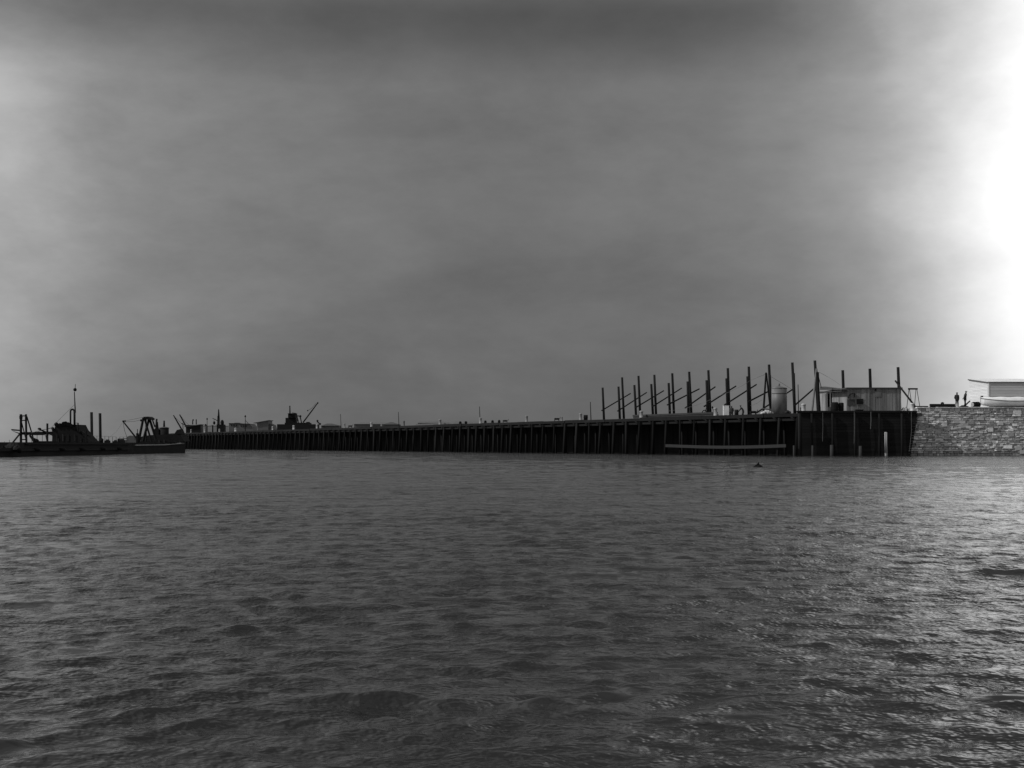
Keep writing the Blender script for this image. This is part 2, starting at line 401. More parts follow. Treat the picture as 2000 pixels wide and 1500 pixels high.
m = MB(); m.hexa([(42, SZ+.2, -1.5), (78, SZ+.2, -1.5), (78, 158, -1.5), (42, 158, -1.5), (43, SZ+.55, Wt-.1), (78, SZ+.55, Wt-.1), (78, 158, Wt-.1), (43, 158, Wt-.1)]); m.build('wall_core', 'mortar', sw)
m = MB(); x = 43.6
while x < 77:
    w = random.uniform(.8, 1.7); m.box(x, x+w-.03, SZ+.22+random.uniform(-.05, .03), SZ+.9, Wt+.003, Wt+.06+random.uniform(0, .08), random.uniform(.8, 1.5)); x += w
m.build('coping_stones', 'stone', sw)
m = MB(); nx, ny = 40, 40; vs = []; fs = []
for j in range(ny+1):
    for i in range(nx+1):
        vs.append((44.4+i*60/nx, SZ+.7+j*70/ny, Wt-.02+random.uniform(0, .10)))
fs = [(j*(nx+1)+i, j*(nx+1)+i+1, (j+1)*(nx+1)+i+1, (j+1)*(nx+1)+i) for j in range(ny) for i in range(nx)]
m.add(vs, fs); g = m.build('ground', 'earth', origin=(44.4, SZ, Wt)); struct(g)
m = MB(); m.hexa([(78.1, SZ+.3, -1.5), (104.4, SZ+.3, -1.5), (104.4, 223, -1.5), (78.1, 223, -1.5), (78.1, SZ+.6, Wt-.1), (104.4, SZ+.6, Wt-.1), (104.4, 223, Wt-.1), (78.1, 223, Wt-.1)])
g = m.build('embankment', 'earth', origin=(78, SZ, 0)); struct(g)

# ------------------------------------------------------------------ bollards
def bollard(x, yt, o=.9, w=8.0, label='', tone=1.0, Z=None, zb=DECK-.04):
    b = base(x, o, zb) if Z is None else Vector(((x-1000)*Z/FPX, Z, zb)); Z = b.y
    H = CH+(HY-yt)/K(Z)-zb; r = w/K(Z)/2
    t = thing('bollard', b, label, 'bollard', 'bollards along the wharf edge')
    m = MB(); m.lathe(b, [(r*1.12, 0), (r*1.12, H*.06), (r, H*.10), (r*.9, H*.74), (r*.95, H*.78)], 16, tone); m.build('post', 'bollard', t, smooth=True)
    m = MB(); m.lathe(b, [(r*.97, H*.775), (r*1.04, H*.82), (r*1.0, H*.92), (r*.6, H*.985), (r*.1, H)], 16, tone*.95); m.build('cap', 'bollard', t, smooth=True)
BL = [(373, 838.5, 2.6, 'small pale bollard at the wharf edge under the twin-jib crane', .8), (400, 838, 2.8, 'pale bollard at the wharf edge below the far lamp post', .9),
      (428.5, 837.5, 3, 'pale bollard at the wharf edge below the tall lattice mast', .9), (460, 835.5, 4, 'bright bollard before the low dark building on the far wharf', 1.2),
      (532.5, 832.5, 3.4, 'bright bollard just right of the mono-pitch shed', 1.1), (573.5, 830.5, 4.2, 'bright bollard below the steam crane cab', 1.15),
      (619, 828.5, 4, 'bright bollard at the right end of the steam crane wagon', .9), (673, 826.5, 3.4, 'grey bollard right of the thin pole past the hip-roofed shed', .6),
      (725.5, 824, 4.6, 'pale bollard in front of the long low roof', .9), (745, 828, 3, 'short pale bollard left of the dark hip roof', .8),
      (789, 821.5, 3.4, 'dark slim bollard right of the thin pole, left of the long baulk', .25), (859.5, 819, 5.6, 'grey bollard standing at the middle of the long low baulk', .6),
      (938.5, 815.5, 6, 'grey bollard beside a thin pole at the right end of the long baulk', .7), (1028.5, 811.5, 5.6, 'lone bollard midway along the bare stretch of wharf', .55),
      (1097.5, 814, 3.2, 'small bollard left of the dark round tub', .45), (1134, 807, 6, 'bollard immediately left of the dark round tub', .6),
      (1252.5, 802, 7.5, 'grey bollard with a dome cap in front of the third pair of tall piles', .75), (1397.5, 796, 7.6, 'grey bollard left of the white cabinet', .75),
      (1569.5, 788, 9, 'large pale bollard near the corner of the wharf, right of the tank', 1.1)]
for x, y, w, lb, tn in BL: bollard(x, y, .9, w, lb, tn)
bollard(1781.5, 787, w=7.6, label='bright white bollard by the trestle where wharf meets stone wall', tone=1.5, Z=152.3, zb=4.78)

# ------------------------------------------------------------------ tall piles with raking braces
ORD = ['first', 'second', 'third', 'fourth', 'fifth', 'sixth', 'seventh', 'eighth', 'ninth', 'tenth', 'eleventh', 'twelfth', 'thirteenth', 'fourteenth', 'last']
short = [(1177, 757, 1180), (1208, 755, 1211), (1239, 752, 1243), (1272, 750, 1276), (1306, 748, 1309), (1343, 745, 1345), (1380, 742.5, 1383), (1419, 739, 1422), (1460, 735, 1463),
         (1503.5, 733, 1506), (1550, 729, 1552.5), (1597, 727, 1599), (1646, 723, 1649), (1699, 720, 1702), (1754, 717, 1758)]
tall = [(1215, 737, 1219), (1247, 734, 1251), (1278, 732, 1282), (1313, 729, 1317), (1346, 726, 1351), (1383.5, 723, 1388), (1421.5, 719, 1425), (1462.5, 716, 1466), (1502, 712, 1507), (1547.5, 708, 1553), (1591.5, 704, 1599)]
brace = [((1175, 802), (1231.5, 768.5)), ((1206, 803), (1263, 766.5)), ((1240, 797), (1296.5, 763)), ((1273, 795), (1331.5, 758)), ((1303, 791), (1366, 759.5)), ((1338, 797), (1397, 755.5)),
         ((1375, 794), (1437.5, 754)), ((1415, 791), (1477.5, 751)), ((1461, 785), (1517, 756)), ((1478, 806), (1549, 760)), ((1552, 792), (1592, 757)), None, None, None, ((1792, 800), (1749, 744))]
def pile(x, y, xb, o, w, name, label, cat='pile', group=None):
    b = base(xb, o, DECK-.05); Z = b.y; t = P(x, y, Z+random.uniform(-.1, .1)); r = w/K(Z)/2*1.1
    b = b+Vector((0, 0, .003))
    root = thing(name, b, label, cat, group)
    m = MB(); m.cyl(b, t, r*1.12, r*.97, 12, random.uniform(.8, 1.2)); m.build('shaft', 'pile', root, smooth=True)
    return root, b, t
for i, (x, y, xb) in enumerate(short):
    root, b, t = pile(x, y, xb, 18.0, 3.9+i*.09, 'front_row_pile', f'shorter dark pile of the front row, {ORD[i]} from its far left end' if i < 12 else
                      ['', '', ''][i-12] or ('dark pile rising behind the left part of the boarded shed roof', 'dark pile rising behind the middle of the boarded shed roof', 'dark pile behind the right end of the boarded shed, with a raking strut')[i-12], group='shorter piles of the front row')
    if brace[i]:
        (xa, ya), (xc, yc) = brace[i]
        oo = 23.0 if i < 14 else 17.6
        a = P(xa, ya, Zo(xa, 17.6) if i < 14 else 155.5); c = P(xc, yc, Zo(xc, oo))
        m = MB(); q = (.10, .11)[i > 3]; m.cyl(a, c, q, q*.9, 8, 1.0); m.build('raking_brace', 'pile', root, smooth=True)
for i, (x, y, xb) in enumerate(tall):
    pile(x, y, xb, 21.5, 3.9+i*.1, 'back_row_pile', f'taller dark pile of the back row, {ORD[i] if i < 10 else "last"} from its far left end', group='taller piles of the back row')

# ------------------------------------------------------------------ derrick, tank and gear between the piles
o = 6.6; Z = Zo(1497, o)
dk = thing('sheer_legs', base(1497, o), 'two-legged timber sheer legs with a block on top, just left of the tank', 'derrick')
MB().cyl(P(1496, 731, Z), P(1491, 806, Z), .10, .13, 8).build('leg', 'pile', dk)
MB().cyl(P(1497, 731, Z+.5), P(1505.5, 806, Z+1.5), .09, .12, 8).build('leg', 'pile', dk)
MB().cyl(P(1489.5, 798, Z-.15), P(1506, 800, Z-.1), .07, .07, 8).build('foot_rail', 'timber', dk)
MB().ball(P(1496.3, 730, Z), .14, .14, .17).build('block', 'iron', dk, smooth=True)
rope([P(1495, 731, Z), P(1480, 737, Z-3), P(1466, 743, Z-2), P(1450, 753, Z), P(1428, 764, Z+2), P(1400, 775, Z+5), P(1378, 785, Z+14), P(1352, 794, Z+22), P(1330, 799, Z+28), P(1305, 803, Z+34)], 'long sagging guy rope from the sheer legs down to the left through the piles', .016)
rope([P(1497, 731, Z), P(1508, 737, Z+1), P(1530, 750, Z+2), P(1547, 760.5, Zo(1547, 17.7))], 'guy rope from the sheer legs down to the pile right of the tank', .018)
rope([P(1466, 793, Zo(1466, 17.7)), P(1478, 788, Z), P(1488, 781, Z)], 'short slack rope tied to the pile left of the sheer legs', .016)
rope([P(1600, 727, Zo(1598, 5.0)), P(1615, 735, 163), P(1630, 744, 162), P(1641, 752, 161)], 'thin guy rope from the last tall pile to the boarded shed roof', .016)
Z2 = Zo(1590, 5.0)
d2 = thing('leaning_sheer_leg', base(1590, 5), 'brown leaning sheer pole lashed against the last tall pile beside the shelter', 'derrick')
MB().cyl(P(1595, 720, Z2), P(1585.5, 806, Z2), .10, .14, 8, 1.6).build('pole', 'timber', d2)
MB().cyl(P(1595.5, 722, Z2+.5), P(1604, 757, Z2+1), .04, .04, 6).build('stay', 'pile', d2)
MB().cyl(P(1596, 727, Z2-.12), P(1600, 806, Z2-.12), .15, .2, 10, 1.1).build('main_post', 'pile', d2)

Z = Zo(1522, 3.2)
tb = base(1522, 3.2); r = 30/K(Z)/2; zt = lambda y: CH+(HY-y)/K(Z)-DECK
tk = thing('storage_tank', tb, 'pale upright cylindrical tank with a conical lid, between the tall piles', 'tank')
MB().lathe(tb, [(r, 0), (r, zt(758.6))], 40).build('shell', 'tank', tk, smooth=True)
MB().lathe(tb, [(r*1.02, zt(769.5)), (r*1.03, zt(769.3)), (r*1.03, zt(768.2)), (r*1.02, zt(768))], 40, .5).build('band', 'tank', tk, smooth=True)
MB().lathe(tb, [(r*1.03, zt(758.8)), (r*1.03, zt(758)), (r*.62, zt(756)), (r*.12, zt(753.2))], 40, .9).build('lid', 'tank', tk, smooth=True)
MB().lathe(tb, [(.1, zt(753.4)), (.1, zt(751.5)), (.05, zt(750)), (.09, zt(749.4)), (.02, zt(749))], 12, .6).build('vent_knob', 'tank', tk, smooth=True)
def heap(xs, ys, Z, mt, name, label, cat, n=9, tone=1.0, zb=DECK, dep=.5):
    m = MB(); x0, x1 = xs; 
    for i in range(n):
        f = (i+.5)/n; x = x0+(x1-x0)*f; h = (CH+(HY-ys)/K(Z)-zb)*math.sin(math.pi*min(max(f, .12), .88))**.6*random.uniform(.75, 1)
        w = (x1-x0)/K(Z)/n*1.1
        m.ball(((x-1000)*Z/FPX, Z+random.uniform(-.2, .2), zb+h*.42), w*1.0, dep, h*.58, 10, .10, tone*random.uniform(.7, 1.3))
    return tag(m.build(name, mt, origin=((x0+x1-2000)/2*Z/FPX, Z, zb), smooth=True), label, cat)
heap((1487, 1509), 799.5, Zo(1498, 1.6), 'greybox', 'tarpaulin_heap', 'pale crumpled tarpaulin heap at the foot of the sheer legs', 'tarpaulin', 6, 1.1)
heap((1534, 1543), 799, Zo(1540, 2.0), 'tar', 'rope_coil_heap', 'small dark heap at the right foot of the pale tank', 'heap', 3, 1.4)
MB_ = MB(); MB_.cyl(base(1560, 4), P(1558.7, 751, Zo(1560, 4)), .05, .04, 6); tag(MB_.build('thin_pole', 'pile', origin=base(1560, 4), smooth=True), 'thin upright pole right of the pile beside the tank', 'pole', 'thin poles on the wharf')
m = MB(); m.cyl(base(1564, 1.2), P(1564, 797, Zo(1564, 1.2)), .05, .05, 8); m.ball(P(1564, 797, Zo(1564, 1.2)), .08); tag(m.build('cleat_post', 'iron', origin=base(1564, 1.2), smooth=True), 'short dark iron post left of the large corner bollard', 'post')
heap((1571, 1584), 802.5, Zo(1578, 1.6), 'tar', 'dark_rope_heap', 'low dark heap of gear right of the large corner bollard', 'heap', 5, 1.2)
for x, yt, lb in ((665, 808.5, 'thin pole right of the low hip-roofed shed on the wharf'), (778, 804.5, 'thin pole right of the long low roof, midway along the wharf'), (936.5, 794, 'thin pole beside the bollard at the right end of the long baulk'), (1153, 785, 'thin pole left of the first tall pile')):
    oo = 3.0; m = MB(); b = base(x+1.3, oo); m.cyl(b, P(x, yt, b.y), .07, .05, 6); tag(m.build('thin_pole', 'pile', origin=b, smooth=True), lb, 'pole', 'thin poles on the wharf')
# white cabinet
b = base(1413.2, 1.2); Z = b.y; k = K(Z); hh = CH+(HY-792)/k-DECK; w = 11.0/k
t = thing('white_cabinet', b, 'bright white upright cabinet at the wharf edge below a pile', 'cabinet')
MB().box(b.x, b.x+w, Z, Z+.5, DECK, DECK+hh-.04).build('body', 'white', t)
MB().box(b.x-.02, b.x+w+.02, Z-.02, Z+.52, DECK+hh-.037, DECK+hh).build('lid', 'white', t)
MB().box(b.x+.03, b.x+w-.03, Z-.014, Z-.002, DECK+.05, DECK+hh-.08).build('door', 'white', t)
# dark round tub, drum, barrow
b = base(1144, 1.6); m = MB(); k = K(b.y); r = 4.2/k; h = CH+(HY-810.5)/k-DECK
t = thing('round_tub', b, 'dark round banded tub on the wharf left of the first tall pile', 'tub')
MB().lathe(b, [(r*.9, 0), (r*1.02, h*.5), (r*.95, h)], 18).build('staves', 'pile', t, smooth=True)
MB().lathe(b, [(r*1.04, h*.48), (r*1.04, h*.56)], 18).build('hoop', 'iron', t, smooth=True)
b = base(1438.5, 2.6); k = K(b.y); r = 4/k; h = CH+(HY-800)/k-DECK
t = thing('oil_drum', b, 'dark drum on deck right of the white cabinet', 'drum', 'dark drums on the wharf')
MB().lathe(b, [(r, 0), (r, h)], 18).build('barrel_body', 'iron', t, smooth=True); MB().lathe(b, [(r*1.04, h*.62), (r*1.04, h*.68)], 18).build('hoop', 'iron', t, smooth=True)
b = base(1378, 2.4); Z = b.y; k = K(Z)
t = thing('cable_wheel', b, 'dark arched wheel with a raised handle, left of the paired piles near the grey bollard', 'wheel')
m = MB(); c = P(1376, 808, Z)
m.tube([c+Vector((.30*math.cos(a), 0, .42*math.sin(a))) for a in np.linspace(-.3, math.pi+.3, 12)], .06, 6); m.build('rim', 'iron', t)
MB().tube([c, P(1380, 795, Z), P(1378, 792.5, Z)], .04, 6).build('handle', 'iron', t)
MB().ball(P(1391.5, 795.5, Z), .11, .11, .13).tube([P(1391.5, 796, Z), P(1394, 803, Z), P(1393, 812, Z)], .04).build('swivel_post', 'iron', t)

# stacked baulks on deck
def baulk(x0, x1, yt, o, label, name='timber_baulk', mt='timber', tone=1.0, zb=DECK, dep=.5, layers=2):
    s0, s1 = S(x0, o), S(x1, o); zt0 = CH+(HY-yt[0])/K(Zo(x0, o)); zt1 = CH+(HY-yt[1])/K(Zo(x1, o)); m = MB(); zt = (zt0+zt1)/2
    for L in range(layers):
        za = zb+(zt-zb)*L/layers; zc = zb+(zt-zb)*(L+1)/layers-.015
        ja = random.uniform(-.1, .1)
        cuts = [s0+(s1-s0)*q for q in ((0, .37, .71, 1) if L % 2 else (0, .55, 1))]
        for ca, cb in zip(cuts[:-1], cuts[1:]):
            a = [W(ca-.02, o+ja, za), W(cb+.02, o+ja, za), W(cb+.02, o+ja+dep, za), W(ca-.02, o+ja+dep, za)]
            m.hexa(a+[Vector((p.x, p.y, zc)) for p in a], tone*random.uniform(.8, 1.2))
    return tag(m.build(name, mt, origin=W(s0, o, zb)), label, 'timber')
baulk(1236, 1396, (810, 804.5), .75+.9, 'long stacked timber baulk along the wharf edge below the tall piles', tone=.3)
baulk(812, 936, (827, 824), 1.7, 'long low grey baulk along the wharf between two bollards, middle distance', tone=.9, layers=1)
for x in (899, 910, 948, 962, 975):
    b = base(x, 1.0); Z = b.y; k = K(Z); w = 5/k; h = .33
    m = MB(); m.box(b.x-w/2, b.x+w/2, Z-.2, Z+.3, DECK, DECK+h); m.box(b.x-w*.35, b.x+w*.35, Z-.1, Z+.2, DECK+h+.002, DECK+h+.1)
    tag(m.build('mooring_block', 'pile', origin=b), 'small low dark block on the wharf edge beside the right end of the long baulk', 'block', 'low blocks near the end of the long baulk')
def winch(x, yt, lb, o=1.4):
    b = base(x, o); Z = b.y; k = K(Z); h = CH+(HY-yt)/k-DECK
    t = thing('hand_winch', b, lb, 'winch', 'hand winches on the wharf')
    m = MB(); m.box(b.x-.35, b.x-.25, Z-.2, Z+.2, DECK, DECK+h*.7); m.box(b.x+.25, b.x+.35, Z-.2, Z+.2, DECK, DECK+h*.7); m.build('frame', 'iron', t)
    MB().cyl((b.x-.24, Z, DECK+h*.5), (b.x+.24, Z, DECK+h*.5), .14, .14, 12).build('drum', 'iron', t, smooth=True)
    MB().tube([(b.x+.36, Z, DECK+h*.5), (b.x+.45, Z, DECK+h*.5), (b.x+.5, Z, DECK+h)], .035).build('crank', 'iron', t)
winch(986.5, 818.5, 'small dark hand winch on the bare wharf, right of the low blocks')
winch(1087.5, 814.2, 'dark hand winch left of the small bollards near the round tub')
winch(684, 829, 'small dark winch right of the grey bollard on the far wharf')
winch(1471, 800, 'dark winch beside the pile left of the sheer legs')

# ------------------------------------------------------------------ boarded shed with shelter
SX0, SX1, SY0 = 36.35, 42.25, 154.4
ks = K(SY0); ST = CH+(HY-759)/ks; SY1 = SX0*FPX/600
sh = thing('boarded_shed', (SX0, SY0, DECK), 'flat-roofed vertical-board shed standing on the near end of the wharf', 'shed')
m = MB(); x = SX0
while x < SX1-.01:
    w = min(random.uniform(.16, .24), SX1-x); dj = random.uniform(0, .03)
    m.box(x, x+w-.012, SY0-dj, SY0+.1, DECK+.02, ST, random.uniform(.75, 1.25)); x += w
m.build('front_wall', 'shedwall', sh)
m = MB(); y = SY0+.11
dz0, dz1 = SX0*FPX/625.5, SX0*FPX/613.0          # doorway in the left wall
while y < SY1-.01:
    w = min(random.uniform(.3, .5), SY1-y); dj = random.uniform(0, .03)
    z0 = DECK+.02
    if dz0-.1 < y+w/2 < dz1+.1: z0 = CH+(HY-767)/K(160)
    m.box(SX0-dj, SX0+.08, y, y+w-.015, z0, ST-.05, random.uniform(.85, 1.15)); y += w
m.build('side_wall', 'sheet', sh)
MB().box(SX1-.08, SX1, SY0+.12, SY1, DECK+.02, ST).build('side_wall', 'shedwall', sh)
MB().box(SX0+.1, SX1-.1, SY1-.1, SY1, DECK+.02, ST).build('back_wall', 'shedwall', sh)
MB().box(SX0+1.4, SX0+1.5, SY0+.3, SY1-.2, DECK+.02, ST-.1).build('partition', 'dark', sh)
MB().box(SX0-.1, SX1+.12, SY0-.15, SY1+.1, ST+.003, ST+.12).build('roof', 'roof', sh)
wx = lambda x: (x-1000)*SY0/FPX; wz = lambda y: CH+(HY-y)/ks
w = MB().box(wx(1673), wx(1686), SY0-.06, SY0-.035, wz(790), wz(779)).build('window', 'dark', sh)
m = MB()
m.box(wx(1672.3), wx(1686.7), SY0-.08, SY0-.062, wz(779), wz(778.3)); m.box(wx(1672.3), wx(1686.7), SY0-.08, SY0-.062, wz(790.8), wz(790)); m.build('frame', 'shedwall', w)
MB().box(wx(1655), wx(1670), SY0-.06, SY0-.035, wz(792), wz(780), 5).build('notice_board', 'pile', sh)
m = MB(); m.tube([P(1657, 779, SY0-.1), P(1658, 773, SY0-.1), P(1661, 769.5, SY0-.1), P(1665, 768.6, SY0-.1), P(1669, 768.8, SY0-.1)], .03); m.ball(P(1669, 769.3, SY0-.12), .1, .1, .09)
m.tube([P(1669, 769.5, SY0-.1), P(1669.5, 776, SY0-.1)], .04); m.build('hose_bracket', 'iron', sh)
MB().box(wx(1709.5), wx(1720), SY0-.06, SY0-.035, wz(775), wz(759.6), .85).build('hatch', 'shedwall', sh)
MB().box(wx(1708.5), wx(1711.5), SY0-.1, SY0-.062, wz(763.5), wz(759)).build('hatch_bracket', 'iron', sh)
# lean-to shelter beside it
sr = thing('open_shelter', (35, 156, DECK), 'open lean-to with a thick dark sloping roof on the left side of the boarded shed', 'shelter')
def pz(x, y, X): Z = X*FPX/(x-1000); return Vector((X, Z, CH+(HY-y)/K(Z)))
Xi, Xo = SX0-.12, SX0-1.5
def slab(xa, ya0, ya1, xb, yb0, yb1):
    def q(x, y, X): Z = SX0*FPX/(x-1000); return Vector((X, Z, CH+(HY-y)/K(Z)))
    Xi2 = SX0-.05; X2 = SX0-.75
    return MB().hexa([q(xa, ya0, X2), q(xb, yb0, X2), q(xb, yb0, Xi2), q(xa, ya0, Xi2), q(xa, ya1, X2), q(xb, yb1, X2), q(xb, yb1, Xi2), q(xa, ya1, Xi2)])
slab(1614, 761.5, 755, 1658, 761.5, 760).build('roof', 'roof', sr)
slab(1614, 767, 764.5, 1658, 764.3, 763).build('beam', 'roof', sr)
for x in (1615.5, 1622):
    q = pz(x, 800, SX0-.7); MB().box(q.x-.05, q.x+.05, q.y-.05, q.y+.05, DECK, CH+(HY-766)/K(q.y)).build('post', 'sheet', sr)
def drum(x, yt, w, Z, lb):
    b = Vector(((x-1000)*Z/FPX, Z, DECK+.002)); k = K(Z); r = w/k/2; h = CH+(HY-yt)/k-DECK
    t = thing('oil_drum', b, lb, 'drum', 'dark drums on the wharf')
    MB().lathe(b, [(r*.97, 0), (r, h*.3), (r, h*.9), (r*.85, h)], 20).build('barrel_body', 'tarpile', t, smooth=True)
    for f in (.33, .66): MB().lathe(b, [(r*1.03, h*f), (r*1.03, h*(f+.04))], 20).build('hoop', 'iron', t, smooth=True)
drum(1630.5, 785.5, 13.5, 153.4, 'large dark drum at the left corner of the boarded shed, the outer of two')
drum(1642.8, 786.5, 10.5, 153.5, 'dark drum hard against the left corner of the boarded shed, the inner of two')
m = MB().box(P(1616, 0, 154).x, P(1623, 0, 154).x, 154, 154.5, DECK, CH+(HY-795)/K(154)); m.box(P(1616.6, 0, 154).x, P(1622.4, 0, 154).x, 153.96, 153.998, DECK+.05, CH+(HY-796)/K(154), 1.3)
tag(m.build('small_crate', 'timber', origin=P(1619, 806, 154)), 'small grey crate left of the two dark drums', 'crate')
m = MB().box(wx(1669), wx(1683), SY0-.8, SY0-.3, DECK+.21, wz(800.5)); m.box(wx(1668.6), wx(1683.4), SY0-.83, SY0-.27, wz(800.5)+.002, wz(800.0))
tag(m.build('dark_chest', 'pile', origin=(wx(1676), SY0-.5, DECK+.2)), 'low dark chest on the wharf edge under the shed window', 'chest')
heap((1759, 1777), 794, 154.6, 'stone', 'rubble_heap', 'low heap of rubble between the shed and the white bollard', 'rubble', 8, .6, 4.6)

# trestle
Z = 154.2; tz = thing('trestle', P(1783, 797, Z), 'thin-legged trestle with a dark top bar beside the white bollard', 'trestle')
MB().box(P(1774, 0, Z).x, P(1792, 0, Z).x, Z-.12, Z+.12, P(0, 761, Z).z, P(0, 758, Z).z).build('top_bar', 'pile', tz)
for (xa, xb, dy) in ((1775.3, 1771, -.5), (1776.5, 1782, .5), (1789, 1786, -.5), (1791, 1797, .5)):
    MB().cyl(P(xa, 761, Z), P(xb, 797, Z+dy), .032, .032, 6).build('leg', 'pile', tz)

# baulks, sacks, men on the stone quay
def qbox(x0, x1, yt, Z, dep, name, mt, label, cat, tone=1.0, zb=Wt+.05):
    m = MB(); zt_ = CH+(HY-yt)/K(Z); X0, X1 = P(x0, 0, Z).x, P(x1, 0, Z).x; n = 2
    for i in range(n):
        za = zb+(zt_-zb)*i/n; zc = zb+(zt_-zb)*(i+1)/n-.012
        m.box(X0+random.uniform(0, .05), X1-random.uniform(0, .05), Z-random.uniform(0, .04), Z+dep, za, zc, tone*random.uniform(.8, 1.2))
    return tag(m.build(name, mt, origin=((X0+X1)/2, Z, zb)), label, cat)
qbox(1788, 1814, 792.6, 155.6, .4, 'timber_baulk', 'pile', 'low dark baulk lying between the trestle and the longer stack', 'timber', 1.3)
qbox(1817.5, 1868, 788.6, 156.5, .5, 'timber_stack', 'pile', 'long dark timber stack left of the two standing men', 'timber', 1.3)
m = MB().box(P(1839, 0, 156.6).x, P(1844, 0, 156.6).x, 156.6, 156.9, CH+(HY-788.6)/K(156.6), CH+(HY-786)/K(156.6)); m.ball((P(1841.5, 0, 156.6).x, 156.75, CH+(HY-786)/K(156.6)), .1, .1, .05)
tag(m.build('small_block', 'pile', origin=P(1841, 788, 156.6)), 'small dark block on top of the long timber stack', 'block')
heap((1820, 1850), 796.2, 154.4, 'stone', 'stone_heap', 'low heap of loose stones on the quay edge in front of the timber stack', 'rubble', 9, .9, Wt+.05, .3)
heap((1873, 1893), 789.5, 156.2, 'pile', 'rope_gear_heap', 'dark heap of rope and gear between the standing men and the house', 'heap', 7, 1.2, Wt+.03, .4)
m = MB(); m.cyl(P(1886, 791, 156), P(1894.5, 783, 156.2), .09, .08, 6); tag(m.build('leaning_plank', 'timber', origin=P(1886, 791, 156)), 'short plank leaning on the gear heap beside the house', 'plank')

def person(loc, rot, pose, lb, coat_m='cloth', trou='cloth2', scale=1.0, hat=True):
    root_o = Vector(loc)
    V = [(0, 0, .95), (0, 0, 1.14), (0, pose.get('lean', 0)*.5, 1.33), (0, pose.get('lean', 0), 1.47), (0, pose.get('lean', 0)+.02, 1.56), (0, pose.get('lean', 0)+.03, 1.66)]
    rr = [.125, .115, .14, .055, .078, .07]; Ed = [(0, 1), (1, 2), (2, 3), (3, 4), (4, 5)]
    lean = pose.get('lean', 0)
    def addv(p, r, par): V.append(p); rr.append(r); Ed.append((par, len(V)-1)); return len(V)-1
    arms = {}; legs = {}
    for sgn, key in ((-1, 'armL'), (1, 'armR')):
        el, wr = pose[key]
        sh_ = addv((sgn*.18, lean*.8, 1.40), .062, 2); e = addv(el, .046, sh_); w_ = addv(wr, .03, e)
        dr = (Vector(wr)-Vector(el)).normalized(); pm = Vector(wr)+dr*.06; pi = addv(tuple(pm), .032, w_)
        arms[key] = [V[sh_], el, wr]
        sd_ = dr.orthogonal().normalized()
        for q, ln in ((-1.5, .065), (-.5, .08), (.5, .075), (1.5, .06)):
            a = pm+dr*.035+sd_*.018*q; b_ = a+dr*ln*.6+Vector((0, .012, 0)); i1 = addv(tuple(a), .009, pi); addv(tuple(b_), .008, i1)
        a = Vector(wr)+dr*.02+sd_*.035; i1 = addv(tuple(a), .010, pi); addv(tuple(a+dr*.04+sd_*.02), .009, i1)
    for sgn, key in ((-1, 'legL'), (1, 'legR')):
        kn, an = pose[key]; h = addv((sgn*.09, 0, .88), .088, 0); k_ = addv(kn, .062, h); a_ = addv(an, .042, k_); addv((an[0], an[1]+.15, .035), .038, a_)
        legs[key] = [V[h], kn, an]
    # nose and ears
    addv((0, lean+.115, 1.60), .013, 4); addv((-.08, lean+.02, 1.60), .016, 4); addv((.08, lean+.02, 1.60), .016, 4)
    me = bpy.data.meshes.new('person'); me.from_pydata([tuple(Vector(v)*scale) for v in V], Ed, []); me.materials.append(M['skin'])
    ob = bpy.data.objects.new('person', me); COL.objects.link(ob); ob.location = root_o; ob.rotation_euler = (0, 0, rot)
    a = me.attributes.new('tone', 'FLOAT', 'POINT'); a.data.foreach_set('value', [1.0]*len(V))
    md = ob.modifiers.new('Skin', 'SKIN'); md.use_smooth_shade = True
    for i, sv in enumerate(me.skin_vertices[0].data): sv.radius = (rr[i]*scale, rr[i]*scale*(.8 if i in (0, 1, 2) else 1)); sv.use_root = (i == 0)
    ob.modifiers.new('Sub', 'SUBSURF').levels = 1; ob.modifiers['Sub'].render_levels = 1
    tag(ob, lb, 'person'); ob['org'] = (0, 0, 0)
    m = MB(); c = lambda f: Vector((0, lean*f, 0))
    rings = [(.78, .20, .15, 0), (.95, .185, .14, 0), (1.14, .175, .135, .1), (1.32, .205, .145, .55), (1.42, .185, .125, .85), (1.49, .075, .075, 1)]
    n = 16; vs = []
    for z, rx, ry, f in rings:
        for i in range(n): vs.append(Vector((rx*math.cos(2*math.pi*i/n), lean*f+ry*math.sin(2*math.pi*i/n), z))*scale)
    m.add(vs, [(k*n+i, k*n+(i+1) % n, (k+1)*n+(i+1) % n, (k+1)*n+i) for k in range(len(rings)-1) for i in range(n)]+[tuple(range(n))[::-1]])
    for kk in arms: a, b_, c_ = [Vector(q)*scale for q in arms[kk]]; m.cyl(a, b_, .078, .06, 10); m.cyl(b_, c_, .06, .046, 10); m.ball(b_, .06); m.ball(a, .078)
    m.build('coat', coat_m, ob, smooth=True)
    m = MB()
    for kk in legs:
        a, b_, c_ = [Vector(q)*scale for q in legs[kk]]; m.cyl(a, b_, .105, .08, 10); m.cyl(b_, c_-Vector((0, 0, -.0)), .08, .062, 10); m.ball(b_, .08)
    m.build('trousers', trou, ob, smooth=True)
    m = MB()
    for kk in legs: an = Vector(legs[kk][2])*scale; m.ball((an.x, an.y+.06, .045), .055, .15, .055)
    m.build('boots', 'cloth', ob, smooth=True)
    m = MB(); h = Vector((0, lean+.03, 1.67))*scale
    if hat: m.ball(h+Vector((0, 0, .03)), .105, .12, .05); m.ball(h+Vector((0, .10, .01)), .07, .07, .015)
    else: m.ball(h, .085, .09, .06)
    m.build('cap' if hat else 'hair', 'cloth', ob, smooth=True)
    return ob
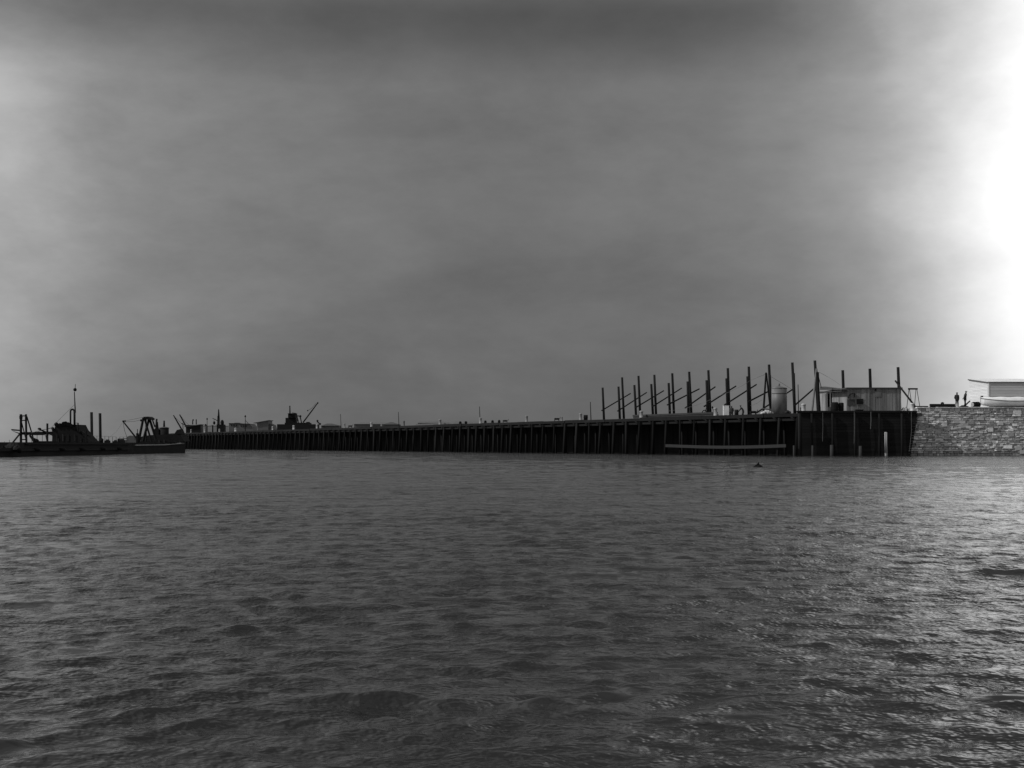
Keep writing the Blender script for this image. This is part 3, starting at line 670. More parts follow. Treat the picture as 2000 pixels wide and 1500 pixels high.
stand = dict(armL=((-.25, -.04, 1.13), (-.17, .10, .93)), armR=((.25, -.04, 1.13), (.17, .10, .93)), legL=((-.12, .02, .48), (-.13, 0, .08)), legR=((.12, .02, .48), (.14, .02, .08)))
side = dict(lean=.06, armL=((-.24, -.06, 1.13), (-.22, .04, .88)), armR=((.24, -.08, 1.13), (.14, -.20, .98)), legL=((-.10, .03, .48), (-.11, .0, .08)), legR=((.10, -.01, .48), (.11, -.08, .08)))
bend = dict(lean=.30, armL=((-.25, .42, 1.15), (-.2, .55, .92)), armR=((.25, .42, 1.15), (.2, .58, .95)), legL=((-.13, .12, .48), (-.13, .04, .08)), legR=((.13, .02, .48), (.14, -.12, .08)))
sc_ = 1.0
Zp = 155.6; person(((1869-1000)*Zp/FPX, Zp, Wt+.05), R(180+8), stand, 'shorter man in dark jacket and lighter trousers standing beside the taller coated man', scale=.99)
Zp = 155.9; person(((1885-1000)*Zp/FPX, Zp, Wt+.08), R(-100), side, 'taller man in a long dark coat and cap standing side-on next to the house', trou='cloth', scale=1.07)
for x, o_, rot, ps, lb, hs in ((1429, 14.5, 170, stand, 'dark workman standing upright on the wharf just right of the white cabinet', 1.0), (1451.5, 14, 75, bend, 'dark workman leaning over his work, between the drum and the sheer legs', 1.0)):
    b = base(x, o_, DECK-.03); person(b, R(rot), ps, lb, trou='cloth', scale=hs)

# barrel
Z = 155.0; c = P(1899.5, 792.8, Z); e = P(1912.5, 792.4, Z+.35); r = 5.6/K(Z)
t = thing('wooden_barrel', P(1905, 798, Z), 'dark barrel lying on its side with a pale end, beside the boat bow', 'barrel')
c.z = e.z = Wt+.10+r; ax = (e-c)
m = MB()
for f0, f1, r0, r1 in ((0, .2, .86, .97), (.2, .5, .97, 1.03), (.5, .8, 1.03, .97), (.8, 1, .97, .86)): m.cyl(c+ax*f0, c+ax*f1, r*r0, r*r1, 20)
m.build('staves', 'pile', t, smooth=True)
an = ax.normalized(); MB().cyl(c-an*.02, c-an*.003, r*.74, r*.74, 20).build('barrel_head', 'bollard', t)
m = MB()
for f in (.12, .3, .7, .88): m.cyl(c+ax*(f-.02), c+ax*(f+.02), r*1.05, r*1.05, 20)
m.build('hoop', 'iron', t)

# boat: a white clinker lifeboat with canvas cover
def boat():
    Z0 = 155.2; X0 = P(1915.5, 0, Z0).x; L = 7.4; zb = Wt+.16; k = K(Z0)
    org = (X0+L/2, Z0, zb); t = thing('white_boat', org, 'white clinker rowing boat with a dark rubbing strake lying on the quay before the house', 'boat')
    n = 26; q = 9
    sheer = lambda f: .98-.33*math.sin(math.pi*min(f*1.0, 1))**.7
    def sect(f):
        b = .95*(math.sin(math.pi*min(max(f, .0), 1.0))**.55)+.03; h = sheer(f); keel = .0+.30*(abs(2*f-1))**5
        return b, h, keel
    def strake(side, m, w0, w1, off):
        vs = []
        for i in range(n+1):
            f = i/n; b, h, ke = sect(f)
            for j in range(2):
                w = (w0, w1)[j]; yy = b*math.sin(w*math.pi/2)**.8 if w > 0 else 0; zz = ke+(h-ke)*(1-math.cos(w*math.pi/2))**.9 if w > 0 else ke
                vs.append((X0+L*f, Z0+side*(yy+off*(1-j)*(b > .1)), zb+zz))
        m.add(vs, [(i*2, i*2+2, i*2+3, i*2+1) for i in range(n)])
    m = MB()
    for side in (-1, 1):
        for j in range(q): strake(side, m, j/q, (j+1)/q+.012, .018)
    m.build('hull', 'boat', t, smooth=False)
    m = MB()
    for side in (-1, 1):
        for i in range(n):
            a = sect(i/n); b = sect((i+1)/n)
            m.cyl((X0+L*i/n, Z0+side*(a[0]+.01), zb+a[1]-.02), (X0+L*(i+1)/n, Z0+side*(b[0]+.01), zb+b[1]-.02), .035, .035, 6)
    m.build('rubbing_strake', 'pile', t)
    m = MB(); vs = []
    for i in range(n+1):
        b, h, ke = sect(i/n)
        for yy, zz in ((-b, h), (-b*.92, h+(1.05-h)*.8), (0, 1.09+.03*math.sin(i)), (b*.92, h+(1.05-h)*.8), (b, h)): vs.append((X0+L*i/n, Z0+yy, zb+zz+.012))
    m.add(vs, [(i*5+j, i*5+5+j, i*5+6+j, i*5+1+j) for i in range(n) for j in range(4)]); m.build('canvas_cover', 'boat', t, smooth=True)
    m = MB(); m.box(X0-.08, X0+.04, Z0-.05, Z0+.05, zb+.25, zb+1.18); m.build('stem_post', 'boat', t)
    m = MB(); m.box(X0+.03, X0+.25, Z0-.08, Z0+.08, zb+1.10, zb+1.22); m.build('bow_cleat', 'pile', t)
    m = MB(); m.box(X0+.3, X0+L-.3, Z0-.04, Z0+.04, zb-.06, zb-.002); m.build('keel', 'boat', t)
    for f in (.22, .75):
        m = MB(); m.box(X0+L*f-.12, X0+L*f+.12, Z0-.7, Z0+.7, Wt-.02, zb-.07)
        tag(m.build('boat_chock', 'timber', origin=(X0+L*f, Z0, Wt)), 'low timber chock under the white boat', 'chock', 'chocks under the white boat')
boat()
# weatherboarded house
HX, HY0 = P(1930, 0, 162.5).x, 162.5
HY1 = HX*FPX/893; zf = CH+(HY-747)/K(HY0); zr = CH+(HY-741.5)/K(HY1)
hs = thing('weatherboard_house', (HX, HY0, Wt), 'pale weatherboarded mono-pitch building standing behind the white boat', 'house')
m = MB(); z = Wt-.1
while z < zf-.02:
    h = min(.17, zf-z); m.hexa([(HX, HY0-.035, z), (80, HY0-.035, z), (80, HY0+.1, z), (HX, HY0+.1, z), (HX, HY0-.01, z+h-.006), (80, HY0-.01, z+h-.006), (80, HY0+.1, z+h-.006), (HX, HY0+.1, z+h-.006)], random.uniform(.7, .85)); z += h  # front boards toned darker than the side wall, putting shade into the colour
m.build('front_wall', 'clap', hs)
m = MB(); z = Wt-.1
while z < zf+.9:
    h = .17; ya = HY0+.11
    if z+h > zf-.05: ya = HY0+(z+h-zf+.05)/(zr-zf)*(HY1-HY0)
    if ya > HY1-.3: break
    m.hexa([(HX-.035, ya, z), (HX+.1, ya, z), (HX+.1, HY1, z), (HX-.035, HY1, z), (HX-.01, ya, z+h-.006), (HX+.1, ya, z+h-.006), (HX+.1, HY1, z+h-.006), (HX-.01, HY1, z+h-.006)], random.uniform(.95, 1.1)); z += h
m.build('side_wall', 'clap', hs)
m = MB(); m.box(HX+.11, 80, HY1-.1, HY1, Wt-.1, zr-.1); m.box(79.9, 80, HY0+.2, HY1-.2, Wt-.1, zf-.1); m.build('back_wall', 'clap', hs)
MB().prism([(HX-.02, HY0+.1, zf-.12), (HX-.02, HY1, zf-.12), (HX-.02, HY1, zr), (HX-.02, HY0+.1, zf)], (.1, 0, 0)).build('gable_board', 'clap', hs)
MB().box(HX-.06, HX+.10, HY0-.06, HY0-.037, Wt-.1, zf, 1.6).build('corner_board', 'clap', hs)
e = .06; sl_ = (zr-zf)/(HY1-HY0)
m = MB().hexa([(HX-e, HY0-e, zf-e*sl_+.01), (80.2, HY0-e, zf-e*sl_+.01), (80.2, HY1+e, zr+e*sl_+.01), (HX-e, HY1+e, zr+e*sl_+.01), (HX-e, HY0-e, zf-e*sl_+.1), (80.2, HY0-e, zf-e*sl_+.1), (80.2, HY1+e, zr+e*sl_+.1), (HX-e, HY1+e, zr+e*sl_+.1)]); m.build('roof', 'white', hs)
m = MB(); m.box(HX-.12, 80.2, HY0-.12, HY0-.062, zf-.02, zf+.06); m.hexa([(HX-.14, HY0-.06, zf-.06), (HX-.062, HY0-.06, zf-.06), (HX-.062, HY1+.1, zr-.06), (HX-.14, HY1+.1, zr-.06), (HX-.14, HY0-.06, zf+.06), (HX-.062, HY0-.06, zf+.06), (HX-.062, HY1+.1, zr+.06), (HX-.14, HY1+.1, zr+.06)]); m.build('fascia', 'timber', hs)

# floating pointed object
c = P(1481, 912, 74); c.z = 0
m = MB(); m.prism([c+Vector((-.26, 0, -.06)), c+Vector((.26, 0, -.08)), c+Vector((.22, 0, .05)), c+Vector((.08, 0, .12)), c+Vector((.02, 0, .27)), c+Vector((-.06, 0, .15)), c+Vector((-.2, 0, .06))], (.02, .2, 0))
m.ball(c+Vector((0, .1, .0)), .28, .18, .1, 12, .1)
tag(m.build('floating_snag', 'iron', origin=c), 'small dark pointed snag breaking the water in front of the boom', 'debris')

# ------------------------------------------------------------------ far end of the wharf: sheds, cranes, lamps
def fbox(m, x0, x1, yt, o, dep, yb=None, tone=1.0):
    Z = Zo((x0+x1)/2, o); zt_ = CH+(HY-yt)/K(Z); zb = DECK-.03 if yb is None else CH+(HY-yb)/K(Z)
    return m.box(P(x0, 0, Z).x, P(x1, 0, Z).x, Z, Z+dep, zb, zt_, tone)
# steam crane
o = 6; Z = Zo(575, o); q = lambda x, y, dz=0: P(x, y, Z+dz)
cr = thing('steam_crane', base(575, o), 'steam crane with a tall funnel and jib raised to the right on the far wharf', 'crane')
m = MB(); fbox(m, 541, 620, 828.5, o, 3.2, tone=1.1); fbox(m, 556, 600, 825.5, o+.2, 2.6, 828.4, 1.0); m.build('wagon_bed', 'iron', cr)
m = MB(); fbox(m, 557.5, 578, 816, o+.3, 2.4, 825.4); m.build('boiler_house', 'iron', cr)
m = MB(); fbox(m, 562.5, 577, 808, o+.4, 2.0, 815.9); fbox(m, 561.5, 578, 807.3, o+.3, 2.2, 807.9); m.build('cab', 'iron', cr)
MB().cyl(q(566.3, 808, 1), q(566.0, 793.5, 1), .16, .13, 10).cyl(q(566, 793.6, 1), q(566, 792.6, 1), .18, .18, 10).build('funnel', 'iron', cr, smooth=True)
m = MB(); m.tube([q(570, 807), q(571, 806.2), q(577, 807), q(579.5, 808), q(580.5, 814), q(583, 822)], .07); m.tube([q(570, 810), q(579, 810.5)], .05); m.tube([q(576, 807), q(576.5, 816)], .05); m.build('guard_rail', 'iron', cr)
m = MB(); m.tube([q(579, 812), q(588, 813)], .12); m.tube([q(580, 813), q(583, 826)], .12); m.tube([q(586, 813), q(589, 826)], .14); m.ball(q(586.5, 813), .28); m.build('winding_gear', 'iron', cr)
MB().cyl(q(592, 825, .6), q(620.5, 787, .6), .17, .13, 8).build('jib', 'iron', cr)
MB().ball(q(620.5, 787, .6), .2).build('jib_head', 'iron', cr)
m = MB().tube([q(617, 788, .4), q(609, 797, .4), q(601.5, 802, .4)], .035).ball(q(601, 802, .4), .16); m.build('hook_line', 'iron', cr)
m = MB(); fbox(m, 598, 604, 824, 5, 1.2, 828.3); fbox(m, 602, 607, 826, 5, 1.2, 828.3); m.build('tool_box', 'iron', cr)
m = MB().tube([q(619, 821), q(621, 825), q(625, 828), q(624, 830)], .16).ball(q(620, 822), .25).ball(q(625.5, 828), .22); m.add([], [])
tag(m.build('buffer_arm', 'iron', origin=q(621, 828)), 'small bent dark arm sticking up at the right end of the steam crane wagon', 'machine')
# mono-pitch shed
Z = Zo(512, 8); q = lambda x, y, dz=0: P(x, y, Z+dz)
ss = thing('mono_pitch_shed', base(512, 8), 'small mono-pitch shed on the far wharf, left of the steam crane', 'shed')
m = MB(); m.prism([Vector((q(503, 0).x, Z, DECK)), Vector((q(524, 0).x, Z, DECK)), q(524, 821.5), q(503, 824.5)], (0, 6, 0)); m.build('walls', 'farshed', ss)
m = MB(); m.prism([q(494, 825.8, -.3), q(525, 820.3, -.3), q(525, 821.2, -.3), q(494, 826.6, -.3)], (0, 7, 0)); m.build('roof', 'farshed', ss)
MB().box(q(501.5, 0).x, q(502.9, 0).x, Z+.2, Z+5, DECK, q(0, 825.5).z).build('end_wall', 'sheet', ss)  # paler material puts the sunlit side into the colour
m = MB(); m.prism([Vector((q(524.2, 0).x, Z+1, DECK)), Vector((q(536, 0).x, Z+1, DECK)), q(534, 830, 1), q(524.2, 826, 1)], (0, 4, 0)); m.build('lean_to', 'farshed', ss)
def hipshed(x0, x1, yr, ye, o, lb, ridge=(.4, .6), mt='roof', dep=5):
    Z = Zo((x0+x1)/2, o); t = thing('low_shed', base((x0+x1)/2, o), lb, 'shed', 'low sheds on the far wharf')
    xa, xb = x0+(x1-x0)*ridge[0], x0+(x1-x0)*ridge[1]
    A = [P(x0, ye, Z), P(x1, ye, Z), P(x1, ye, Z)+Vector((0, dep, 0)), P(x0, ye, Z)+Vector((0, dep, 0)), P(xa, yr, Z+dep/2), P(xb, yr, Z+dep/2)]
    MB().add(A, [(0, 1, 5, 4), (2, 3, 4, 5), (1, 2, 5), (3, 0, 4), (3, 2, 1, 0)]).build('roof', mt, t)
    MB().box(P(x0+1, 0, Z).x, P(x1-1, 0, Z).x, Z+.3, Z+dep-.3, DECK-.03, P(0, ye, Z).z-.004).build('walls', 'farshed', t)
hipshed(626, 663, 827.2, 831.5, 14, 'low shed with a shallow curved roof between the steam crane and a thin pole', (.35, .6))
hipshed(747, 780, 824.5, 829, 10, 'low shed with a dark hip roof left of the thin pole, mid wharf', (.45, .6))
hipshed(690, 770, 825, 828.3, 20, 'long low pale-roofed shed behind the pale bollards', (.2, .75), 'farshed', 4)
hipshed(815, 935, 822.6, 826, 16, 'very long low roof behind the grey baulk in the middle of the wharf', (.02, .98), 'farshed', 5)
for x0, x1, yt, ym, lb in ((447, 470, 827, 833, 'flat-topped dark building right of the lattice mast'), (466, 492, 828.5, 833, 'lower dark building with a sloped right end under the braced lamp post')):
    Z = Zo((x0+x1)/2, 9); t = thing('dark_building', base((x0+x1)/2, 9), lb, 'building', 'dark buildings on the far wharf')
    m = MB(); m.prism([Vector((P(x0, 0, Z).x, Z, DECK)), Vector((P(x1+2, 0, Z).x, Z, DECK)), P(x1, ym, Z), P(x1-4, yt, Z), P(x0, yt, Z)], (0, 8, 0)); m.build('walls', 'farshed', t, )
    m = MB(); m.box(P(x0-.5, 0, Z).x, P(x1-3.4, 0, Z).x, Z-.3, Z+8.3, P(0, yt, Z).z+.003, P(0, yt-.6, Z).z); m.box(P(x0+8, 0, Z).x, P(x0+16, 0, Z).x, Z+2, Z+5, P(0, yt-.6, Z).z, P(0, yt-1.6, Z).z); m.build('roof', 'roof', t)
    for xx in (x0+4, x0+9, x0+14):
        MB().box(P(xx, 0, Z).x, P(xx+2, 0, Z).x, Z-.05, Z-.004, P(0, yt+5, Z).z, P(0, yt+2.5, Z).z).build('window', 'dark', t)
def lamp(x, yt, o, lb, br=False):
    b = base(x, o); Z = b.y; t = thing('lamp_post', b, lb, 'lamp post', 'lamp posts on the far wharf'); q = lambda x, y: P(x, y, Z)
    MB().cyl(b, q(x, yt+3.2), .10, .07, 8).build('post', 'pile', t, smooth=True)
    MB().lathe(q(x, yt+3.4), [(.05, 0), (.24, .25), (.26, .30), (.10, .55), (.03, .65)], 10).build('lantern', 'iron', t, smooth=True)
    if br: MB().cyl(q(x, yt+9), q(x+6, yt+15), .07, .07, 6).build('brace', 'pile', t)
lamp(479, 812, 6, 'lamp post with a slanting brace beside the far dark buildings', True)
lamp(404.5, 817, 6, 'lamp post between the twin-jib crane and the lattice mast')
# twin-jib crane
Z = Zo(376, 8); q = lambda x, y, dz=0: P(x, y, Z+dz)
tj = thing('twin_jib_crane', base(376, 8), 'dark boxy crane with two chimneys and twin jibs raised to the left', 'crane')
m = MB(); m.box(q(363, 0).x, q(391, 0).x, Z, Z+4, DECK-.03, q(0, 830).z); m.build('engine_house', 'iron', tj)
m = MB(); m.prism([q(360, 833, -.3), q(391.5, 828.5, -.3), q(391.5, 829.9, -.3), q(360, 834, -.3)], (0, 4.6, 0)); m.build('roof', 'roof', tj)
MB().cyl(q(376.2, 829, 1), q(376.4, 820.5, 1), .18, .15).ball(q(377.2, 820.2, 1), .25).build('chimney', 'iron', tj)
MB().cyl(q(383.3, 829, 1), q(383.2, 820.3, 1), .17, .15).ball(q(383.2, 820.1, 1), .2).build('chimney', 'iron', tj)
MB().cyl(q(355, 839), q(338.8, 811), .25, .16, 8).build('jib', 'iron', tj)
MB().cyl(q(364, 834), q(350.7, 809.7), .25, .16, 8).build('jib', 'iron', tj)
m = MB().tube([q(341, 814), q(354, 827), q(361, 831)], .04).tube([q(353, 812), q(362, 824), q(369, 830)], .04).tube([q(357, 826), q(357.5, 838)], .12).tube([q(354, 827), q(360, 830)], .1); m.build('rigging', 'iron', tj)
# lattice mast vessel/derrick
Z = Zo(427, 7); q = lambda x, y, dz=0: P(x, y, Z+dz)
lm = thing('lattice_mast', base(427, 7), 'tall slender lattice mast with a small jib on the far wharf', 'mast')
m = MB(); m.tube([q(424.6, 836), q(426.6, 800)], .10); m.tube([q(430, 836), q(427.4, 800)], .10); m.tube([q(427.5, 836, 1), q(427, 800, 0)], .10)
for i in range(9):
    y0 = 834-i*3.7; f = i/9; m.tube([q(424.8+f*1.8, y0), q(429.8-f*2.3, y0-3.2)], .06)
m.build('lattice', 'iron', lm)
MB().cyl(q(425.3, 836), q(425.6, 812.5), .22, .16).build('king_post', 'iron', lm)
MB().cyl(q(427, 801), q(427, 798.5), .14, .05).build('finial', 'iron', lm)
m = MB().tube([q(426, 823), q(421, 819.5), q(415, 817)], .1).tube([q(418, 818), q(418.2, 825)], .05).ball(q(418.3, 826), .35, .35, .5); m.build('jib', 'iron', lm)
m = MB(); m.box(q(423, 0).x, q(436, 0).x, Z-.2, Z+3, DECK-.03, q(0, 829).z); m.build('engine_bed', 'iron', lm)
m = MB().ball(q(434, 825), .5, .5, .75, 12).box(q(432, 0).x, q(436, 0).x, Z, Z+1, q(0, 829).z+.003, q(0, 825).z); m.build('boiler', 'iron', lm)
for x, yt, lb in ((402.5, 830, 'stubby dark deck engine beside the far lamp post'), (415, 830.5, 'stubby dark post left of the lattice mast')):
    b = base(x, 5); m = MB(); k = K(b.y); m.box(b.x-1.2/k, b.x+1.4/k, b.y, b.y+.5, DECK-.03, CH+(HY-yt)/k); m.ball((b.x-.2, b.y+.2, CH+(HY-yt)/k), .3 if x < 410 else .12); tag(m.build('deck_engine', 'iron', origin=b), lb, 'machine')
# fence of pale boards between
b = base(440, 9); Z = b.y; m = MB()
for x in np.arange(394, 447, 2.2):
    m.box(P(x, 0, Z).x, P(x+1.1, 0, Z).x, Z, Z+.05, DECK-.03, P(0, 831.0+random.uniform(-.5, .5), Z).z)
m.box(P(394, 0, Z).x, P(447, 0, Z).x, Z+.052, Z+.1, P(0, 833, Z).z, P(0, 832.3, Z).z)
tag(m.build('picket_fence', 'farshed', origin=b), 'open picket fence behind the lattice mast on the far wharf', 'fence')
# round tank house and mast beyond the dredger's A-frame
Z = 345; q = lambda x, y, dz=0: P(x, y, Z+dz)
rt = thing('round_tower_vessel', Vector((q(320, 0).x, Z, 0)), 'dark vessel with a domed round deckhouse and thin funnel beyond the A-frame barge', 'boat')
m = MB(); r = 9/K(Z); c = Vector((q(320.5, 0).x, Z, 0)); m.lathe(c, [(r, .5), (r, q(0, 836.5).z)], 24); m.build('deckhouse', 'hull', rt, smooth=True)
MB().lathe(c, [(r*1.12, q(0, 836.4).z), (r*1.12, q(0, 835.6).z), (r*.7, q(0, 834.2).z), (r*.1, q(0, 833.2).z)], 24).build('dome', 'roof', rt, smooth=True)
MB().cyl(c+Vector((0, 0, q(0, 834).z)), c+Vector((0, 0, q(0, 821.5).z)), .25, .18).build('funnel', 'iron', rt, smooth=True)
m = MB().prism([(q(268, 0).x, Z-4, .8), (q(352, 0).x, Z-4, .8), (q(352, 0).x, Z-4, q(0, 848).z), (q(300, 0).x, Z-4, q(0, 850).z), (q(268, 0).x, Z-4, q(0, 856).z)], (0, 8, 0)); m.build('hull', 'hull', rt)
m = MB(); m.box(q(268, 0).x, q(352, 0).x, Z-4.2, Z+4.2, -1, .797); m.build('hull_bottom', 'hull', rt)
m = MB().tube([q(304, 850), q(306, 818)], .25).tube([q(310, 850), q(307, 824)], .2).tube([q(302, 832), q(309, 832)], .2).tube([q(303, 838), q(310, 838)], .25); m.box(q(302, 0).x, q(312, 0).x, Z-1, Z+1, q(0, 850).z, q(0, 838).z); m.build('mast', 'iron', rt)
m = MB().prism([q(340, 848, -2), q(345, 840, -2), q(352, 838, -2), q(356, 848, -2)], (0, 3, 0)); m.build('cargo_heap', 'hull', rt)

# ------------------------------------------------------------------ bucket dredger (left) : pontoon lying along the view, side at X=-48
dg = thing('dredger_barge', (-52, 150, 0), 'dark dredging barge with gantry, machinery house, arched pipe and two tall spuds', 'barge')
m = MB()
m.hexa([(-56, 112, -1), (-48.3, 112, -1), (-48.0, 140, -1), (-56, 140, -1), (-56, 111, .85), (-48.2, 111, .85), (-48.0, 140, .85), (-56, 140, .85)])
m.hexa([(-56, 140.01, -1), (-48.0, 140.01, -1), (-48.0, 178, -1), (-56, 178, -1), (-56, 140.01, 1.42), (-48.0, 140.01, 1.42), (-48.0, 178, 1.42), (-56, 178, 1.42)])
m.build('pontoon', 'hull', dg)
m = MB(); m.box(-48.0, -47.85, 112, 178, .55, .72); m.box(-48.0, -47.87, 140.1, 178, 1.2, 1.34); m.build('rubbing_strake', 'tar', dg)
for y in (144, 152, 160, 168, 175):
    MB().cyl((-48.4, y, 1.42), (-48.4, y, 1.85), .13, .15, 8).build('deck_bollard', 'iron', dg)
q = lambda x, y, X=-52, dz=0: P(x, y, X*FPX/(x-1000)+dz)
Z = 152.0; g = lambda x, y, dz=0: P(x, y, Z+dz)
gy = MB(); gy.cyl(g(40.8, 867), g(40.8, 809), .14, .14, 8); gy.cyl(g(51.5, 867), g(50.5, 809), .12, .12, 8)
for y in (812.3, 821, 858.5): gy.cyl(g(41, y), g(51, y), .06, .06, 6)
gy.box(g(38.8, 0).x, g(42.8, 0).x, Z-.2, Z+.2, g(0, 818).z, g(0, 812).z); gy.build('gantry', 'iron', dg)
MB().cyl(g(42.5, 826), g(54, 872), .06, .06, 6).cyl(g(52.5, 814), g(68, 866, 3), .08, .08, 6).cyl(g(39, 847), g(22, 868, -3), .10, .10, 6).build('gantry_stay', 'iron', dg)
MB().prism([g(21, 838), g(40, 839.5), g(40, 842), g(23, 841)], (0, .5, 0)).prism([g(24, 842), g(38, 848), g(38, 846)], (0, .3, 0)).build('outrigger', 'iron', dg)
MB().prism([g(41, 844), g(103, 842.8), g(103, 848), g(66, 850), g(41, 849)], (0, 1.0, 0)).build('bucket_ladder', 'hull', dg)
m = MB(); m.tube([g(58, 850), g(66, 862)], .12); m.tube([g(92.4, 866), g(92.4, 827)], .12); m.tube([g(90, 850), g(92, 860)], .1); m.tube([g(76, 838), g(103, 850)], .09); m.ball(g(77, 837.5), .2, .2, .12); m.build('ladder_prop', 'iron', dg)
m = MB(); m.tube([g(60, 846), g(80, 840), g(104, 836)], .025); m.build('hoist_wire', 'rope', dg)
Z = 165.0
m = MB(); m.box(g(57, 0).x, g(63, 0).x, 153, 154, 1.43, P(0, 859.5, 153).z); m.ball(P(70, 862, 154), .35, .35, .3); m.box(P(64, 0, 154).x, P(101, 0, 154).x, 154, 156, 1.43, P(0, 863.3, 154).z+.1); m.build('deck_gear', 'hull', dg)
m = MB(); m.prism([g(101, 866), g(102.5, 848), g(101, 840), g(106, 838), g(108, 831), g(145, 829), g(150, 839), g(174, 866)], (0, 4.5, 0)); m.build('machinery_house', 'hull', dg)
m = MB()
for x, y, r in ((103, 837, 3), (110, 829, 4.2), (117, 830, 3.6), (124.5, 828, 4.6), (128, 827, 4.2), (133, 828.5, 4), (139, 831, 3.5), (146, 836, 4)):
    m.cyl(g(x, y, -.1), g(x, y, 1.6), r/K(Z), r/K(Z), 14)
m.build('bucket_wheel', 'hull', dg, smooth=True)
for x in (111, 122.5, 133, 146):
    w = MB().box(g(x-1.3, 0).x, g(x+1.3, 0).x, Z-.05, Z-.004, g(0, 862).z, g(0, 848).z, 3.2 if x == 122.5 else 1.6).build('vent_shutter', 'hull', dg)
m = MB(); pts = [g(137.6, 832)]+[g(141.3-3.7*math.cos(a), 804-4.6*math.sin(a)) for a in np.linspace(0, math.pi, 9)]+[g(145.2, 832)]
m.tube(pts, .105, 8); m.tube([g(145.4, 803), g(145.6, 834)], .13, 8); m.build('arched_pipe', 'iron', dg, smooth=True)
MB().cyl(g(147, 806), g(145.2, 765), .09, .05, 6).build('mast', 'iron', dg)
MB().ball(g(146.4, 761), .20, n=16).build('mast_ball', 'iron', dg, smooth=True)
MB().cyl(g(146.8, 758), g(147.1, 750), .035, .03, 5).build('mast_tip', 'iron', dg)
m = MB(); m.tube([g(152.5, 842), g(152.3, 826)], .09); m.tube([g(147, 826.5), g(152.5, 826)], .03); m.tube([g(168.7, 864), g(168.3, 840.5)], .10); m.build('rail_post', 'iron', dg)
MB().prism([g(155, 843), g(158, 841.5), g(173.5, 850.5), g(173, 852.5), g(166, 850)], (0, .8, 0)).build('discharge_chute', 'iron', dg)
Z = 172.0
for xt, xb, yt in ((178.6, 180.2, 805), (195.2, 196.8, 807)):
    s_ = MB().cyl(Vector((g(xb, 0).x, Z, -1)), g(xt, yt), .17, .165, 12).build('spud', 'iron', dg, smooth=True)
    MB().cyl(Vector((g(xb, 0).x, Z, 1.3)), g(xb-.2, 856), .25, .24, 12).build('collar', 'iron', s_, smooth=True)
m = MB()
for x, y, r in ((15, 873, .45), (21, 871, .55), (27, 870, .55), (33, 873, .4), (3, 880, .35), (38, 877, .3)): m.ball(P(x, y+3, 139-random.random()*3), r, r, r*.8, 10, .15)
m.build('spoil_mound', 'hull', dg)
MB().cyl(P(6, 884, 136), P(6, 871.5, 136), .12, .12, 8).build('bitt', 'iron', dg)
m = MB(); m.tube([P(9.5, 884, 136), P(8.5, 862, 136)], .02); m.tube([P(20, 870, 138), P(18, 859, 138)], .02); m.build('thin_stay', 'iron', dg)

for nm, x0, x1, yt in (('winch_box', 206, 214, 859.5), ('tool_locker', 222, 229, 860.5), ('anchor_windlass', 234, 243, 858.5), ('coal_box', 184, 191, 860)):
    Z = 52*FPX/(1000-(x0+x1)/2); m = MB(); m.box(g(x0, 0).x, g(x1, 0).x, Z-.6, Z+.4, 1.43, g(0, yt+1).z); m.cyl(g(x0+1, yt+1.2), g(x1-1, yt+1.2), .16, .16, 8); m.build(nm, 'iron', dg)
Z = 160
m = MB(); pr = None
for i in range(24):
    y = 141+i*1.6; a = Vector((-48.15, y, 1.42)); b = a+Vector((0, 0, .75+random.uniform(-.05, .05))); m.cyl(a, b, .025, .025, 5)
    if pr is not None and i % 7: m.cyl(pr, b, .015, .015, 4)
    pr = b
m.build('deck_rail', 'iron', dg)
for y, zz in ((143, .3), (151, .35), (158, .3), (166, .4), (173, .3)):
    m = MB(); m.lathe((-47.75, y, .55), [(.28, 0), (.36, .08), (.36, .2), (.28, .28)], 12); m.build('fender', 'tar', dg)
Z = 152
m = MB(); m.tube([g(145.6, 790, 12), g(100, 835, 6), g(53, 850, 0)], .02); m.build('mast_stay', 'rope', dg)

# A-frame barge
bg_ = thing('sheerlegs_barge', (-52, 197, 0), 'dark barge with a massive A-frame and a light jib leaning left, beside the dredger', 'barge')
m = MB()
pl = [(-56, 180), (-48.0, 180), (-48.0, 209), (-49.5, 213.5), (-52, 215), (-54.5, 213.5), (-56, 209)]
m.prism([Vector((a, b, -1)) for a, b in pl], (0, 0, 2.45)); m.build('hull', 'hull', bg_)
m = MB(); m.tube([(-47.95, 181, 1.1), (-47.93, 196, 1.15), (-47.95, 208, 1.4)], .09, 6, 2.5); m.build('rubbing_strake', 'timber', bg_)
Z = 198.0
LG = [((280, 816), (270, 866), 0, .17), ((282, 817), (297, 866), 0, .13), ((290.5, 820), (278, 866), 2, .17), ((292, 818), (307, 866), 2, .17), ((285, 816), (285.5, 866), 4, .10)]
for a, b, dz, r in LG: MB().cyl(g(b[0], b[1], dz), g(a[0], a[1], dz), r*1.1, r, 8).build('leg', 'iron', bg_)
MB().prism([g(278.5, 819), g(280, 814), g(289, 813.5), g(294, 817), g(293, 820)], (0, 2.4, 0)).build('head_beam', 'iron', bg_)
MB().cyl(g(296, 814.5, 3), g(302.5, 834, 3), .11, .11, 6).build('back_stay', 'iron', bg_)
MB().ball(g(275.5, 821), .16).build('head_block', 'iron', bg_)
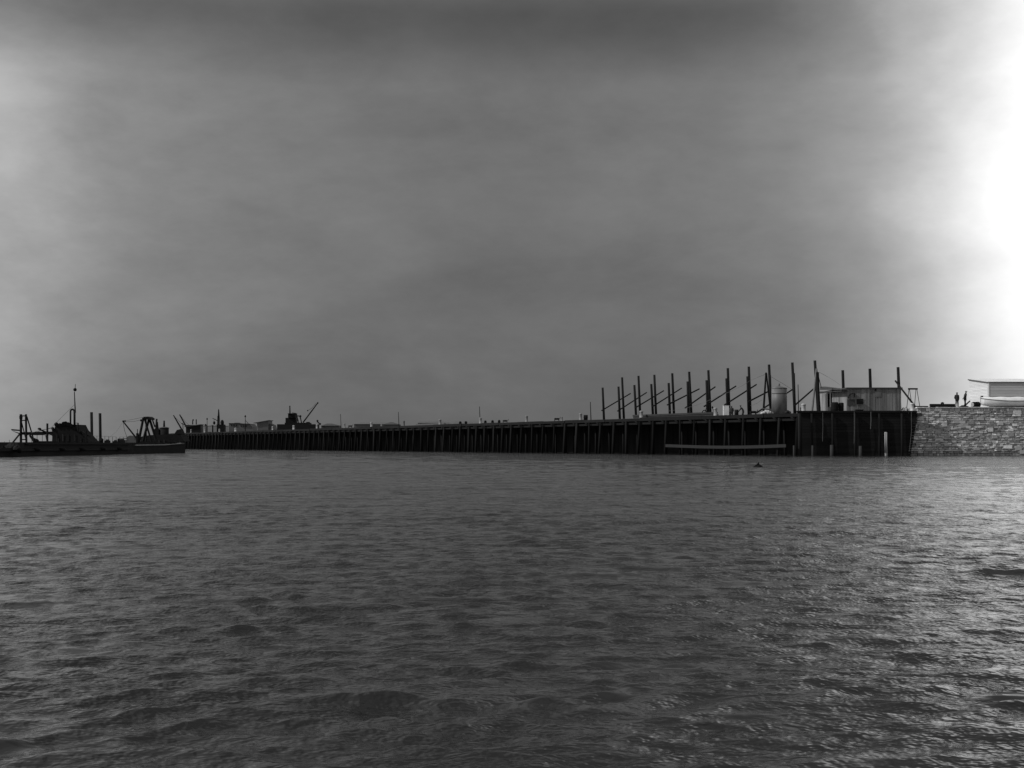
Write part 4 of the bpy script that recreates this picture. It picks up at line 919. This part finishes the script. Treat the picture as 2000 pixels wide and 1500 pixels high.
MB().cyl(g(268, 858), g(240.3, 823), .13, .09, 8).build('jib', 'iron', bg_)
MB().ball(g(240.5, 822.8), .14).ball(g(244, 822.2), .12).build('jib_sheave', 'iron', bg_)
m = MB().tube([g(244, 822), g(262, 818.5), g(279, 815)], .025).tube([g(244, 824), g(262, 823), g(276, 820)], .025); m.build('topping_lift', 'rope', bg_)
m = MB().tube([g(240.5, 824), g(243, 840), g(247.5, 853)], .03); m.build('hoist_line', 'iron', bg_)
m = MB().tube([g(239.5, 825), g(228, 842), g(212, 856, -6)], .012); m.build('guy_wire', 'rope', bg_)
MB().cyl(g(268.2, 866), g(268.4, 838), .07, .06, 6).box(g(266.5, 0).x, g(270, 0).x, Z-.2, Z+.2, 1.45, g(0, 846).z).build('pole', 'iron', bg_)
m = MB(); m.box(g(300, 0).x, g(330, 0).x, Z+1, Z+5, 1.46, g(0, 857).z); m.build('cabin', 'hull', bg_); m = MB(); m.prism([g(318, 862, 8), g(324, 850, 8), g(352, 849, 8), g(360, 862, 8)], (0, 4, 0)); m.build('deckhouse', 'hull', bg_); m = MB(); m.box(g(262, 0).x, g(300, 0).x, Z+1, Z+4, 1.46, g(0, 862).z); m.build('hatch_coaming', 'hull', bg_)
for x in (306, 316, 338, 346): MB().box(g(x, 0).x, g(x+2.4, 0).x, Z+.93, Z+.997, g(0, 865).z, g(0, 859).z, 2.5).build('cabin_door', 'hull', bg_)
# pale launch beyond
Z = 235.0
ln_ = thing('pale_launch', (g(246, 0).x, Z, 0), 'small grey launch with a low awning seen between the dredger and the A-frame', 'boat')
MB().prism([Vector((g(231, 0).x, Z, .0)), Vector((g(266, 0).x, Z, 0)), g(268, 860), g(229, 859)], (0, 2.5, 0)).build('hull', 'farshed', ln_)
MB().prism([g(247, 861, .4), g(247, 853.5, .4), g(254, 850.5, .4), g(262, 852, .4), g(262, 861, .4)], (0, 1.6, 0)).build('cabin', 'farshed', ln_)
MB().tube([g(230, 857), g(247, 856.6)], .08).tube([g(231, 861), g(231, 857)], .05).build('awning_rail', 'farshed', ln_)
